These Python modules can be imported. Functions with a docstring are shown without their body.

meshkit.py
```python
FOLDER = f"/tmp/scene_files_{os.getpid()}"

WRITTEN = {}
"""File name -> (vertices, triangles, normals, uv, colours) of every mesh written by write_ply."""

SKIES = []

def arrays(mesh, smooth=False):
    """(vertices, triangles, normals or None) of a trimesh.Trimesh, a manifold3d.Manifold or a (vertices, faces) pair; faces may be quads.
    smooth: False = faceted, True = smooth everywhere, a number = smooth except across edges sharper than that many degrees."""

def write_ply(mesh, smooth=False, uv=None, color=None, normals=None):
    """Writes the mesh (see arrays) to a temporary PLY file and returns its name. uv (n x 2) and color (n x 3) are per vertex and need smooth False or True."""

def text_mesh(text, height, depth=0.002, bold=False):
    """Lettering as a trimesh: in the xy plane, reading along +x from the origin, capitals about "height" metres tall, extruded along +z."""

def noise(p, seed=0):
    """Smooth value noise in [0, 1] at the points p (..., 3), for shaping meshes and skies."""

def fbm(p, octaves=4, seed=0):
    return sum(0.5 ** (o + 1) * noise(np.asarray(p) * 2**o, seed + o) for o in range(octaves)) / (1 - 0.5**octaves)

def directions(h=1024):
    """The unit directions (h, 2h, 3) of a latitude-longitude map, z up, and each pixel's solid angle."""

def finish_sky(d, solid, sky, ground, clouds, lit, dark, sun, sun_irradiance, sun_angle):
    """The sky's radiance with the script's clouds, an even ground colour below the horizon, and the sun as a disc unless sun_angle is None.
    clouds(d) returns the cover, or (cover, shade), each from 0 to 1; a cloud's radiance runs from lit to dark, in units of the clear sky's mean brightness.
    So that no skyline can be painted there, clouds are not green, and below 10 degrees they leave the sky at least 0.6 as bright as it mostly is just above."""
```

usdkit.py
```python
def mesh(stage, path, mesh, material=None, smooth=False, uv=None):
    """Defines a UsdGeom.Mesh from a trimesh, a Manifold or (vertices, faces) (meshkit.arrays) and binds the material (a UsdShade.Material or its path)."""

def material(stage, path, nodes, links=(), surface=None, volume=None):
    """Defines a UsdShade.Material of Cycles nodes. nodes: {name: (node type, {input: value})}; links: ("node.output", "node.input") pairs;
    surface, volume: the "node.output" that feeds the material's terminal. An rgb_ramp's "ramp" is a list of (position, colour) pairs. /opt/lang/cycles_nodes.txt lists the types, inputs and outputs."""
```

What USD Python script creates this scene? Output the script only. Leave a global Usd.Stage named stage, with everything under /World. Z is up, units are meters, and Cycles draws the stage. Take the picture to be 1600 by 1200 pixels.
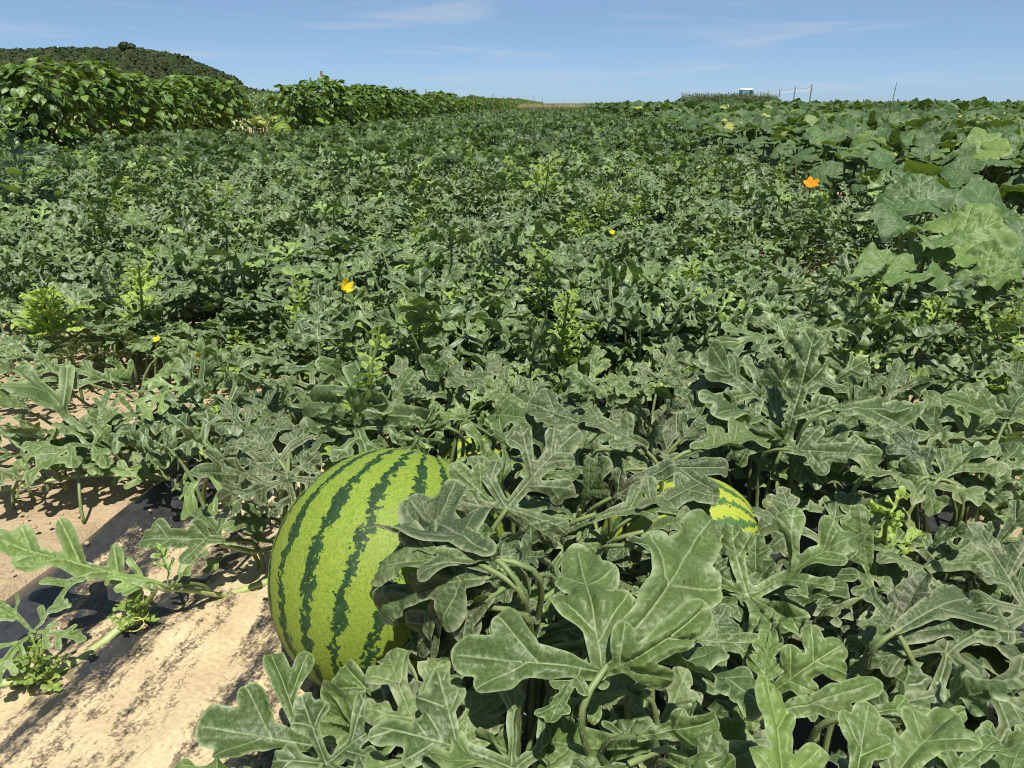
import math, zlib
import numpy as np, shapely, shapely.ops, trimesh
from shapely.geometry import Point, Polygon, MultiPoint, LineString
from scipy.spatial import Delaunay, cKDTree
from pxr import Usd, UsdGeom, UsdLux, UsdShade, Gf, Sdf, Vt
import usdkit, meshkit

# ------------------------------------------------------------------ camera, sky, sun, exposure
stage = Usd.Stage.CreateInMemory()
UsdGeom.SetStageUpAxis(stage, 'Z')
UsdGeom.SetStageMetersPerUnit(stage, 1.0)
UsdGeom.Xform.Define(stage, '/World')
UsdGeom.Scope.Define(stage, '/World/Looks')
CAM_H, PITCH, FPX = 0.65, math.radians(19.57), 1232.0
cam = UsdGeom.Camera.Define(stage, '/World/camera')
cam.AddTranslateOp().Set((0, 0, CAM_H))
cam.AddRotateXOp().Set(90 - math.degrees(PITCH))
cam.CreateHorizontalApertureAttr(36.0)
cam.CreateVerticalApertureAttr(27.0)
cam.CreateFocalLengthAttr(36.0 * FPX / 1600)
cam.CreateClippingRangeAttr((0.02, 20000))
cam.CreateExposureAttr(0.62)
SUN = np.array([0.10, -0.46, 0.88]); SUN /= np.linalg.norm(SUN)
SUN_EL, SUN_ROT = math.asin(SUN[2]), math.atan2(SUN[0], SUN[1])
sun = UsdLux.DistantLight.Define(stage, '/World/sun_light')
sun.CreateIntensityAttr(1.25); sun.CreateAngleAttr(0.53); sun.CreateNormalizeAttr(True)
sun.CreateColorAttr(Gf.Vec3f(1.0, 0.955, 0.88))
_z = SUN; _x = np.cross([0, 1, 0], _z); _x /= np.linalg.norm(_x); _y = np.cross(_z, _x)
sun.AddTransformOp().Set(Gf.Matrix4d(*_x, 0, *_y, 0, *_z, 0, 0, 0, 0, 1))
sky = UsdLux.DomeLight.Define(stage, '/World/sky')
sky_mat = usdkit.material(stage, '/World/Looks/sky_air', {
    's': ('sky_texture', {'sky_type': 'single_scattering', 'sun_disc': False, 'sun_elevation': SUN_EL, 'sun_rotation': SUN_ROT, 'altitude': 200.0, 'air_density': 0.45, 'aerosol_density': 0.4, 'ozone_density': 5.0}),
    'tc': ('texture_coordinate', {}),
    'mp': ('mapping', {'scale': (2.2, 2.2, 26.0), 'rotation': (0.0, 0.12, 0.0), 'location': (7.7, 4.2, 2.4)}),
    'n': ('noise_texture', {'scale': 1.6, 'detail': 7.0, 'roughness': 0.62, 'distortion': 0.5}),
    'r': ('rgb_ramp', {'ramp': [(0, (0, 0, 0)), (0.52, (0, 0, 0)), (0.78, (0.55, 0.55, 0.55)), (1, (0.7, 0.7, 0.7))]}),
    'm': ('mix', {'mix_type': 'mix', 'color2': (5.5, 5.9, 6.4)}),
    'veil': ('mix', {'mix_type': 'mix', 'fac': 0.36, 'color2': (3.4, 5.3, 7.0)}), 'b': ('background_shader', {'strength': 0.073})},
    [('tc.generated', 'mp.vector'), ('mp.vector', 'n.vector'), ('n.fac', 'r.fac'), ('r.color', 'm.fac'), ('s.color', 'veil.color1'), ('veil.color', 'm.color1'), ('m.color', 'b.color')], surface='b.background')
UsdShade.MaterialBindingAPI.Apply(sky.GetPrim()).Bind(sky_mat)
sky.GetPrim().SetCustomDataByKey('kind', 'structure')

# ------------------------------------------------------------------ helpers
SP, CP = math.sin(PITCH), math.cos(PITCH)
def ray(px, py):
    u, v = (px - 800) / FPX, (py - 600) / FPX
    return np.array([u, CP - v * SP, -(SP + v * CP)])
def at(px, py, z):                       # the point of the field seen at a photo position, at height z
    d = ray(px, py); t = (z - CAM_H) / d[2]
    return np.array([0, 0, CAM_H]) + t * d
def at_y(px, py, Y):                     # the same at distance Y
    d = ray(px, py)
    return np.array([0, 0, CAM_H]) + d * (Y / d[1])
def rng_of(name):
    return np.random.default_rng(zlib.crc32(name.encode()))
_used = {}
def fresh(path):
    n = _used.get(path, -1) + 1; _used[path] = n
    return path if n == 0 else f'{path}_{n:03d}'
def tag(p, label=None, category=None, group=None, kind=None):
    p = p.GetPrim() if hasattr(p, 'GetPrim') else p
    for k, v in (('label', label), ('category', category), ('group', group), ('kind', kind)):
        if v: p.SetCustomDataByKey(k, v)
    return p
def thing(name, label, cat, group=None, loc=None, rot=0.0, scale=None):
    x = UsdGeom.Xform.Define(stage, fresh('/World/' + name))
    if loc is not None: x.AddTranslateOp().Set(tuple(map(float, loc)))
    if rot: x.AddRotateZOp().Set(float(rot))
    if scale is not None: x.AddScaleOp().Set(tuple(map(float, scale)) if np.ndim(scale) else (float(scale),) * 3)
    tag(x, label, cat, group)
    return str(x.GetPath())
def copy_of(kind_path, name, label, cat, group, loc, rot, scale):
    p = thing(name, label, cat, group, loc, rot, scale)
    pr = stage.GetPrimAtPath(p)
    pr.GetReferences().AddInternalReference(kind_path); pr.SetInstanceable(True)
    return p

class Buf:                                # collects shapes that become ONE mesh
    def __init__(s): s.V, s.F, s.S, s.A, s.n = [], [], [], [], 0
    def add(s, V, F, st=None, vte=None):
        V = np.asarray(V, float); F = np.asarray(F, int)
        if F.shape[1] == 4: F = np.vstack([F[:, [0, 1, 2]], F[:, [0, 2, 3]]])
        s.V.append(V); s.F.append(F + s.n); s.n += len(V)
        s.S.append(np.zeros((len(V), 2)) if st is None else st)
        s.A.append(np.tile((0.0, 0.5, 0.0), (len(V), 1)) if vte is None else vte)
        return s
    def merge(s, o):
        if o.n: s.add(np.vstack(o.V), np.vstack(o.F), np.vstack(o.S), np.vstack(o.A))
        return s
    def put(s, path, mat, smooth=True, rest=False):
        V, F = np.vstack(s.V), np.vstack(s.F)
        m = usdkit.mesh(stage, path, (V, F), '/World/Looks/' + mat, smooth=smooth, uv=np.vstack(s.S) if smooth in (True, False) else None)
        if smooth in (True, False):
            UsdGeom.PrimvarsAPI(m).CreatePrimvar('vte', Sdf.ValueTypeNames.Color3fArray, 'vertex').Set(Vt.Vec3fArray.FromNumpy(np.vstack(s.A).astype(np.float32)))
            if rest:
                UsdGeom.PrimvarsAPI(m).CreatePrimvar('rest', Sdf.ValueTypeNames.Color3fArray, 'vertex').Set(Vt.Vec3fArray.FromNumpy(V.astype(np.float32)))
        m.CreateDoubleSidedAttr(True)
        return m
def part(thing_path, name, buf, mat, smooth=True, label=None, rest=False):
    p = buf.put(fresh(f'{thing_path}/{name}'), mat, smooth, rest)
    if label: tag(p, label)
    return str(p.GetPath())

def unit(v): return np.asarray(v, float) / max(np.linalg.norm(v), 1e-9)
def bez(*c, n=9):
    c = np.array(c, float); t = np.linspace(0, 1, n)[:, None]
    if len(c) == 3: return (1 - t) ** 2 * c[0] + 2 * t * (1 - t) * c[1] + t * t * c[2]
    return (1 - t) ** 3 * c[0] + 3 * t * (1 - t) ** 2 * c[1] + 3 * t * t * (1 - t) * c[2] + t ** 3 * c[3]
def spline(pts, per=8):
    pts = np.array(pts, float); P = np.vstack([2 * pts[0] - pts[1], pts, 2 * pts[-1] - pts[-2]]); out = []
    for i in range(1, len(P) - 2):
        t = np.linspace(0, 1, per, endpoint=False)[:, None]; a, b, c, d = P[i - 1:i + 3]
        out.append(.5 * (2 * b + (c - a) * t + (2 * a - 5 * b + 4 * c - d) * t ** 2 + (3 * b - a - 3 * c + d) * t ** 3))
    return np.vstack(out + [pts[-1:]])
def tube(buf, P, r, sides=6, tone=0.5, vein=0.7):
    P = np.asarray(P, float); n = len(P); r = np.broadcast_to(np.asarray(r, float), (n,)) if np.ndim(r) == 0 or len(np.atleast_1d(r)) == n else np.interp(np.linspace(0, 1, n), np.linspace(0, 1, len(r)), r)
    T = np.gradient(P, axis=0); T /= np.maximum(np.linalg.norm(T, axis=1, keepdims=True), 1e-9)
    ref = np.array([0, 0, 1.0]) if abs(T[0, 2]) < .8 else np.array([1.0, 0, 0])
    X = np.cross(T, ref); X /= np.maximum(np.linalg.norm(X, axis=1, keepdims=True), 1e-6); Y = np.cross(T, X)
    a = np.linspace(0, 2 * np.pi, sides, endpoint=False)
    V = (P[:, None] + r[:, None, None] * (np.cos(a)[None, :, None] * X[:, None] + np.sin(a)[None, :, None] * Y[:, None])).reshape(-1, 3)
    i, j = np.meshgrid(np.arange(n - 1), np.arange(sides), indexing='ij'); k = (j + 1) % sides
    Q = np.stack([i * sides + j, i * sides + k, (i + 1) * sides + k, (i + 1) * sides + j], -1).reshape(-1, 4)
    V = np.vstack([V, P[:1], P[-1:]]); c0, c1 = n * sides, n * sides + 1
    js = np.arange(sides); ks = (js + 1) % sides
    F = np.vstack([Q[:, [0, 1, 2]], Q[:, [0, 2, 3]], np.stack([ks, js, np.full(sides, c0)], 1), np.stack([(n - 1) * sides + js, (n - 1) * sides + ks, np.full(sides, c1)], 1)])
    st = np.stack([np.linspace(0, 1, len(V)) * 3, np.tile(np.linspace(0, 1, 7), len(V) // 7 + 1)[:len(V)] * .02], 1)
    buf.add(V, F, st, np.tile((vein, tone, 0.0), (len(V), 1)))
    return P, X, Y
def hairs(buf, P, r, count, length, rng, tone=.8):   # stiff pale hairs standing off a stem
    P = np.asarray(P)
    i = rng.integers(0, len(P) - 1, count); f = rng.random((count, 1))
    c = P[i] * (1 - f) + P[i + 1] * f; T = P[i + 1] - P[i]
    d = rng.normal(size=(count, 3)); T = T / np.maximum(np.linalg.norm(T, axis=1, keepdims=True), 1e-9)
    d -= (d * T).sum(1, keepdims=True) * T; d /= np.linalg.norm(d, axis=1, keepdims=True)
    L = length * rng.uniform(.5, 1.1, (count, 1)); side = np.cross(T, d) * .00013
    V = np.stack([c + d * r * .8 - side, c + d * r * .8 + side, c + d * (r + L)], 1).reshape(-1, 3)
    buf.add(V, np.arange(3 * count).reshape(-1, 3), None, np.tile((1.0, tone, 0.0), (3 * count, 1)))

# ------------------------------------------------------------------ materials
M = lambda name, nodes, links, surface: usdkit.material(stage, '/World/Looks/' + name, nodes, links, surface=surface)
def leaf_material(name, ramp, vein_col, cell=150., vein_amt=.75, fine=.45, rough=.5, trans=.22, tr_col=(.30, .42, .05), spec=.35, sheen=.0, edge_amt=.5, spots=None, back=(1.25, 1.2, 1.15), bump=.75, dust=.35, bumpd=.0018):
    nodes = {
        'a': ('attribute', {'attribute': 'vte'}), 'sep': ('separate_color', {'color_type': 'rgb'}), 'uv': ('attribute', {'attribute': 'st'}), 'oi': ('object_info', {}),
        'tj': ('math', {'math_type': 'multiply_add', 'value2': .24, 'value3': -.12}), 'ta': ('math', {'math_type': 'add'}),
        'ramp': ('rgb_ramp', {'ramp': ramp}),
        'vor': ('voronoi_texture', {'dimensions': '2D', 'feature': 'distance_to_edge', 'scale': cell}),
        'fv': ('map_range', {'from_min': 0., 'from_max': .12, 'to_min': 1., 'to_max': 0., 'clamp': True}),
        'fm': ('math', {'math_type': 'multiply', 'value2': fine}),
        'vm': ('math', {'math_type': 'multiply', 'value2': vein_amt}), 'mx': ('math', {'math_type': 'maximum'}),
        'em': ('math', {'math_type': 'multiply', 'value2': edge_amt}), 'mx2': ('math', {'math_type': 'maximum'}),
        'nz': ('noise_texture', {'scale': 34., 'detail': 4., 'roughness': .6}), 'nr': ('map_range', {'from_min': .35, 'from_max': .7, 'to_min': 0., 'to_max': dust, 'clamp': True}),
        'du': ('mix', {'mix_type': 'mix', 'color2': (.15, .16, .095)}),
        'c1': ('mix', {'mix_type': 'mix', 'color2': vein_col}),
        'geo': ('geometry', {}), 'bk': ('mix', {'mix_type': 'multiply', 'color2': back}),
        'vs': ('voronoi_texture', {'dimensions': '2D', 'feature': 'smooth_f1', 'scale': cell * .8, 'smoothness': .8}), 'vb': ('math', {'math_type': 'subtract', 'value1': 1.0}),
        'bp': ('bump', {'strength': bump, 'distance': bumpd}), 'bn': ('noise_texture', {'scale': 90., 'detail': 4., 'roughness': .6}), 'b2': ('bump', {'strength': .6, 'distance': .0025}),
        'p': ('principled_bsdf', {'roughness': rough, 'specular_ior_level': spec, 'sheen_weight': sheen, 'sheen_roughness': .4}),
        'tc': ('mix', {'mix_type': 'multiply', 'fac': 0.0}), 'tl': ('translucent_bsdf', {'color': tr_col}), 'o': ('mix_closure', {'fac': trans})}
    links = [('a.color', 'sep.color'), ('oi.random', 'tj.value1'), ('sep.g', 'ta.value1'), ('tj.value', 'ta.value2'), ('ta.value', 'ramp.fac'),
             ('uv.vector', 'vor.vector'), ('vor.distance', 'fv.value'), ('fv.result', 'fm.value1'), ('sep.r', 'vm.value1'), ('fm.value', 'mx.value1'), ('vm.value', 'mx.value2'),
             ('sep.b', 'em.value1'), ('em.value', 'mx2.value1'), ('mx.value', 'mx2.value2'), ('uv.vector', 'nz.vector'), ('nz.fac', 'nr.value'), ('nr.result', 'du.fac'), ('ramp.color', 'du.color1'),
             ('mx2.value', 'c1.fac'), ('geo.backfacing', 'bk.fac'), ('bk.color', 'p.base_color'), ('uv.vector', 'vs.vector'), ('vs.distance', 'vb.value2'), ('vb.value', 'bp.height'),
             ('uv.vector', 'bn.vector'), ('bn.fac', 'b2.height'), ('b2.normal', 'bp.normal'), ('bp.normal', 'p.normal'), ('bp.normal', 'tl.normal'), ('p.BSDF', 'o.closure1'), ('tl.BSDF', 'o.closure2')]
    last = 'du.color'
    if spots:
        nodes.update({'sn': ('noise_texture', {'scale': spots[1], 'detail': 5., 'roughness': .7}), 'sr': ('map_range', {'from_min': spots[2], 'from_max': spots[2] + .09, 'to_min': 0., 'to_max': spots[3], 'clamp': True}), 'sm': ('mix', {'mix_type': 'mix', 'color2': spots[0]})})
        links += [('uv.vector', 'sn.vector'), ('sn.fac', 'sr.value'), ('sr.result', 'sm.fac'), (last, 'sm.color1')]
        last = 'sm.color'
    links += [(last, 'c1.color1'), ('c1.color', 'bk.color1')]
    M(name, nodes, links, 'o.closure')
MEL = [(0, (.022, .044, .014)), (.3, (.043, .078, .018)), (.55, (.088, .142, .028)), (.8, (.150, .250, .035)), (1, (.26, .36, .05))]
leaf_material('watermelon_leaf', MEL, (.25, .31, .15), cell=210., fine=.20, vein_amt=.7, rough=.50, spec=.36, edge_amt=.75, dust=.2, spots=((.12, .10, .05), 70., .65, .6), sheen=.0, tr_col=(.22, .36, .04), trans=.14)
leaf_material('worn_watermelon_leaf', MEL, (.25, .28, .155), cell=230., fine=.30, vein_amt=.7, rough=.54, spec=.34, edge_amt=.75, sheen=.0, dust=.28, spots=((.060, .045, .026), 34., .57, .6), tr_col=(.16, .22, .04), trans=.12)
leaf_material('young_watermelon_leaf', [(0, (.10, .17, .03)), (.6, (.17, .28, .035)), (1, (.30, .42, .06))], (.36, .42, .13), cell=260., fine=.25, trans=.3, dust=.1, tr_col=(.35, .5, .05))
leaf_material('field_leaf', MEL, (.25, .32, .16), cell=110., fine=.10, vein_amt=.85, rough=.47, spec=.40, edge_amt=.45, dust=.1, sheen=.0, trans=.14, tr_col=(.22, .36, .04), bump=.4)
leaf_material('pumpkin_leaf', [(0, (.020, .046, .012)), (.5, (.038, .086, .018)), (.8, (.10, .17, .028)), (1, (.30, .30, .06))], (.30, .38, .2), cell=60., fine=.12, vein_amt=.5, trans=.16, tr_col=(.22, .34, .03), dust=.2, spots=((.42, .48, .32), 60., .63, .5), rough=.55, edge_amt=.2)
leaf_material('pepper_leaf', [(0, (.022, .050, .007)), (.5, (.052, .108, .013)), (1, (.15, .23, .025))], (.13, .21, .05), cell=70., fine=.12, rough=.42, spec=.38, trans=.15, tr_col=(.30, .42, .03), dust=.1, edge_amt=.0, bump=.3)
leaf_material('weed_leaf', [(0, (.07, .14, .065)), (1, (.15, .25, .10))], (.2, .28, .14), cell=120., fine=.2, dust=.2)
def plain(name, col, rough=.6, spec=.3, var=.2, scale=30., bump=0., trans=0.):
    c = np.array(col)
    M(name, {'tc': ('geometry', {}), 'n': ('noise_texture', {'scale': scale, 'detail': 5.}), 'r': ('rgb_ramp', {'ramp': [(.25, tuple(c * (1 - var))), (.75, tuple(np.minimum(c * (1 + var), .9)))]}),
             'b': ('bump', {'strength': bump, 'distance': .003}), 'p': ('principled_bsdf', {'roughness': rough, 'specular_ior_level': spec}), 't': ('translucent_bsdf', {'color': tuple(c)}), 'o': ('mix_closure', {'fac': trans})},
      [('tc.position', 'n.vector'), ('n.fac', 'r.fac'), ('r.color', 'p.base_color'), ('n.fac', 'b.height'), ('b.normal', 'p.normal'), ('p.BSDF', 'o.closure1'), ('t.BSDF', 'o.closure2')], 'o.closure')
plain('runner_stem', (.30, .36, .13), .5, .4, .15, 60.)
plain('vine_stem', (.16, .21, .075), .5, .4, .2, 40., trans=.1)
plain('stem_hair', (.5, .52, .35), .6, .3, .1, trans=.3)
plain('tendril', (.38, .40, .10), .5, .4, .2)
plain('woody_stem', (.12, .15, .06), .7)
plain('yellow_petal', (.80, .58, .02), .5, .3, .1, trans=.35)
plain('orange_petal', (.80, .30, .01), .5, .3, .15, trans=.35)
plain('wood', (.20, .14, .09), .8, .2, .3, 20., .4)
plain('metal_post', (.16, .15, .14), .6, .4)
plain('white_paint', (.78, .78, .76), .4, .4, .04)
plain('tractor_body', (.03, .05, .06), .4, .4)
plain('tractor_tyre', (.02, .02, .02), .8)
M('cab_glass', {'t': ('transparent_bsdf', {'color': (.75, .85, .85)}), 'g': ('glossy_bsdf', {'roughness': .05}), 'f': ('fresnel', {'IOR': 1.5}), 'o': ('mix_closure', {})}, [('f.fac', 'o.fac'), ('t.BSDF', 'o.closure1'), ('g.BSDF', 'o.closure2')], 'o.closure')
plain('white_tape', (.8, .8, .8), .5, .3, .03)
plain('dry_straw', (.27, .235, .12), .8, .2, .3, 3.)
plain('corn_foliage', (.10, .125, .045), .7, .2, .5, 2., trans=.15)
def crown_mat(name, a, b):
    M(name, {'oi': ('object_info', {}), 'g': ('geometry', {}), 'n': ('noise_texture', {'scale': .35, 'detail': 4.}), 'ad': ('math', {'math_type': 'add'}), 'hf': ('math', {'math_type': 'multiply', 'value2': .5}), 'r': ('rgb_ramp', {'ramp': [(.25, a), (.75, b)]}), 'p': ('principled_bsdf', {'roughness': .8, 'specular_ior_level': .15}), 't': ('translucent_bsdf', {'color': b}), 'o': ('mix_closure', {'fac': .15})},
      [('g.position', 'n.vector'), ('n.fac', 'ad.value1'), ('oi.random', 'ad.value2'), ('ad.value', 'hf.value1'), ('hf.value', 'r.fac'), ('r.color', 'p.base_color'), ('p.BSDF', 'o.closure1'), ('t.BSDF', 'o.closure2')], 'o.closure')
crown_mat('wood_crown', (.024, .040, .014), (.045, .058, .022))
crown_mat('hill_floor', (.035, .038, .018), (.05, .048, .024))
# sandy soil, and black film with sand lying on it
SOIL = [(0, (.26, .185, .105)), (.45, (.39, .295, .18)), (.75, (.47, .365, .23)), (1, (.54, .43, .28))]
M('sandy_soil', {'g': ('geometry', {}), 'n': ('noise_texture', {'scale': 9., 'detail': 9., 'roughness': .65}), 'n2': ('noise_texture', {'scale': 140., 'detail': 6., 'roughness': .7}), 'n3': ('noise_texture', {'scale': .7, 'detail': 3.}),
    'r': ('rgb_ramp', {'ramp': SOIL}), 'ov': ('mix', {'mix_type': 'overlay', 'fac': .45}), 'ov3': ('mix', {'mix_type': 'overlay', 'fac': .25}), 'b': ('bump', {'strength': .8, 'distance': .006}), 'b2': ('bump', {'strength': .9, 'distance': .02}), 'p': ('principled_bsdf', {'roughness': .95, 'specular_ior_level': .1})},
  [('g.position', 'n.vector'), ('g.position', 'n2.vector'), ('g.position', 'n3.vector'), ('n.fac', 'r.fac'), ('r.color', 'ov.color1'), ('n2.fac', 'ov.color2'), ('ov.color', 'ov3.color1'), ('n3.fac', 'ov3.color2'), ('ov3.color', 'p.base_color'), ('n.fac', 'b2.height'), ('n2.fac', 'b.height'), ('b2.normal', 'b.normal'), ('b.normal', 'p.normal')], 'p.BSDF')
M('black_film', {'a': ('attribute', {'attribute': 'st'}), 'mp': ('mapping', {'scale': (9., 1.5, 1.)}), 'n': ('noise_texture', {'scale': 1., 'detail': 8., 'roughness': .62, 'distortion': .4}),
    'mp2': ('mapping', {'scale': (34., 16., 1.)}), 'n2': ('noise_texture', {'scale': 2., 'detail': 9., 'roughness': .78}), 'sep': ('separate_color', {'color_type': 'rgb'}), 'va': ('attribute', {'attribute': 'vte'}),
    's1': ('math', {'math_type': 'multiply_add', 'value2': .68}), 's2': ('math', {'math_type': 'multiply_add', 'value2': .32}), 'n6': ('noise_texture', {'scale': 240., 'detail': 3., 'roughness': .7}), 's3': ('math', {'math_type': 'multiply_add', 'value2': .16}), 's4': ('math', {'math_type': 'subtract', 'value2': .08}), 'b3': ('bump', {'strength': .8, 'distance': .012}), 'th': ('map_range', {'from_min': .52, 'from_max': .575, 'to_min': 0., 'to_max': 1., 'clamp': True}),
    'n4': ('noise_texture', {'scale': 160., 'detail': 5., 'roughness': .7}), 'sr': ('rgb_ramp', {'ramp': [(.2, (.33, .245, .14)), (.5, (.43, .335, .195)), (.85, (.54, .43, .26))]}), 'n5': ('noise_texture', {'scale': 14., 'detail': 6.}),
    'sc': ('mix', {'mix_type': 'overlay', 'fac': .65}), 'dk': ('rgb_ramp', {'ramp': [(.3, (.012, .013, .015)), (.75, (.055, .054, .052))]}), 'c': ('mix', {'mix_type': 'mix'}), 'ro': ('map_range', {'to_min': .3, 'to_max': .95}), 'b': ('bump', {'strength': .7, 'distance': .004}), 'b2': ('bump', {'strength': .5, 'distance': .002}),
    'p': ('principled_bsdf', {'specular_ior_level': .4})},
  [('a.vector', 'mp.vector'), ('mp.vector', 'n.vector'), ('a.vector', 'mp2.vector'), ('mp2.vector', 'n2.vector'), ('a.vector', 'n4.vector'), ('a.vector', 'n5.vector'), ('va.color', 'sep.color'),
   ('n.fac', 's1.value1'), ('sep.r', 's1.value3'), ('n2.fac', 's2.value1'), ('s1.value', 's2.value3'), ('a.vector', 'n6.vector'), ('n6.fac', 's3.value1'), ('s2.value', 's3.value3'), ('s3.value', 's4.value1'), ('s4.value', 'th.value'), ('n5.fac', 'sr.fac'), ('sr.color', 'sc.color1'), ('n4.fac', 'sc.color2'),
   ('n2.fac', 'dk.fac'), ('th.result', 'c.fac'), ('dk.color', 'c.color1'), ('sc.color', 'c.color2'), ('c.color', 'p.base_color'), ('th.result', 'ro.value'), ('ro.result', 'p.roughness'), ('th.result', 'b.height'), ('n4.fac', 'b2.height'), ('n.fac', 'b3.height'), ('b3.normal', 'b.normal'), ('b.normal', 'b2.normal'), ('b2.normal', 'p.normal')], 'p.BSDF')
# melon rind: dark jagged stripes from pole to pole over marbled yellow-green (rest = the melon's own coordinates, unit sphere)
def rind(name, stripes, light, light2, dark, seed, wide=-.34):
    M(name, {'a': ('attribute', {'attribute': 'rest'}), 'add': ('vector_math', {'math_type': 'add', 'vector2': (seed, seed * 1.7, 0.)}), 'sp': ('separate_xyz', {}),
        'at': ('math', {'math_type': 'arctan2'}), 'n1': ('noise_texture', {'scale': 2.6, 'detail': 2., 'roughness': .5}), 'n2': ('noise_texture', {'scale': 15., 'detail': 5., 'roughness': .62, 'distortion': .6}),
        'k': ('math', {'math_type': 'multiply_add', 'value2': stripes / (2 * math.pi), 'value3': 20.0}), 'd1': ('math', {'math_type': 'multiply_add', 'value2': .5}), 'd2': ('math', {'math_type': 'multiply_add', 'value2': .95}),
        'fr': ('math', {'math_type': 'fraction'}), 'ce': ('math', {'math_type': 'subtract', 'value2': .5}), 'ab': ('math', {'math_type': 'absolute'}),
        'wn': ('noise_texture', {'scale': 3.5, 'detail': 3.}), 'w': ('math', {'math_type': 'multiply_add', 'value2': wide, 'value3': .03}), 'aw': ('math', {'math_type': 'add'}), 'st': ('map_range', {'from_min': .0, 'from_max': .03, 'to_min': 1., 'to_max': 0., 'clamp': True}),
        'vo': ('voronoi_texture', {'feature': 'distance_to_edge', 'scale': 26.}), 'vd': ('vector_math', {'math_type': 'multiply_add', 'vector2': (.12, .12, .12)}), 'vn': ('noise_texture', {'scale': 30., 'detail': 3.}), 've': ('map_range', {'from_min': 0., 'from_max': .07, 'to_min': .75, 'to_max': 0., 'clamp': True}),
        'm1': ('noise_texture', {'scale': 42., 'detail': 4., 'roughness': .65}), 'lr': ('rgb_ramp', {'ramp': [(.3, light2), (.6, light)]}), 'mm': ('mix', {'mix_type': 'mix', 'color2': tuple(np.array(light2) * .62)}),
        'dn': ('rgb_ramp', {'ramp': [(.35, dark), (.72, tuple(np.array(dark) * 2.0))]}), 'c': ('mix', {'mix_type': 'mix'}), 'bl': ('map_range', {'from_min': .62, 'from_max': .68, 'to_min': 1., 'to_max': .25, 'clamp': True}), 'bm': ('math', {'math_type': 'multiply'}),
        'b': ('bump', {'strength': .12, 'distance': .002}), 'p': ('principled_bsdf', {'roughness': .58, 'specular_ior_level': .2})},
      [('a.color', 'add.vector1'), ('a.color', 'sp.vector'), ('sp.y', 'at.value1'), ('sp.x', 'at.value2'), ('add.vector', 'n1.vector'), ('add.vector', 'n2.vector'), ('at.value', 'k.value1'),
       ('n1.fac', 'd1.value1'), ('k.value', 'd1.value3'), ('n2.fac', 'd2.value1'), ('d1.value', 'd2.value3'), ('d2.value', 'fr.value1'), ('fr.value', 'ce.value1'), ('ce.value', 'ab.value1'),
       ('add.vector', 'wn.vector'), ('wn.fac', 'w.value1'), ('ab.value', 'aw.value1'), ('w.value', 'aw.value2'), ('aw.value', 'st.value'),
       ('add.vector', 'vn.vector'), ('vn.color', 'vd.vector1'), ('add.vector', 'vd.vector3'), ('vd.vector', 'vo.vector'), ('vo.distance', 've.value'), ('add.vector', 'm1.vector'), ('m1.fac', 'lr.fac'), ('lr.color', 'mm.color1'), ('ve.result', 'mm.fac'),
       ('n2.fac', 'dn.fac'), ('m1.fac', 'bl.value'), ('bl.result', 'bm.value1'), ('st.result', 'bm.value2'), ('bm.value', 'c.fac'), ('mm.color', 'c.color1'), ('dn.color', 'c.color2'), ('c.color', 'p.base_color'), ('m1.fac', 'b.height'), ('b.normal', 'p.normal')], 'p.BSDF')
rind('melon_rind', 20, (.185, .250, .030), (.115, .175, .020), (.010, .028, .009), 1.3)
rind('small_melon_rind', 13, (.30, .35, .038), (.23, .28, .03), (.035, .075, .025), 5.1, -.44)

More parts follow.
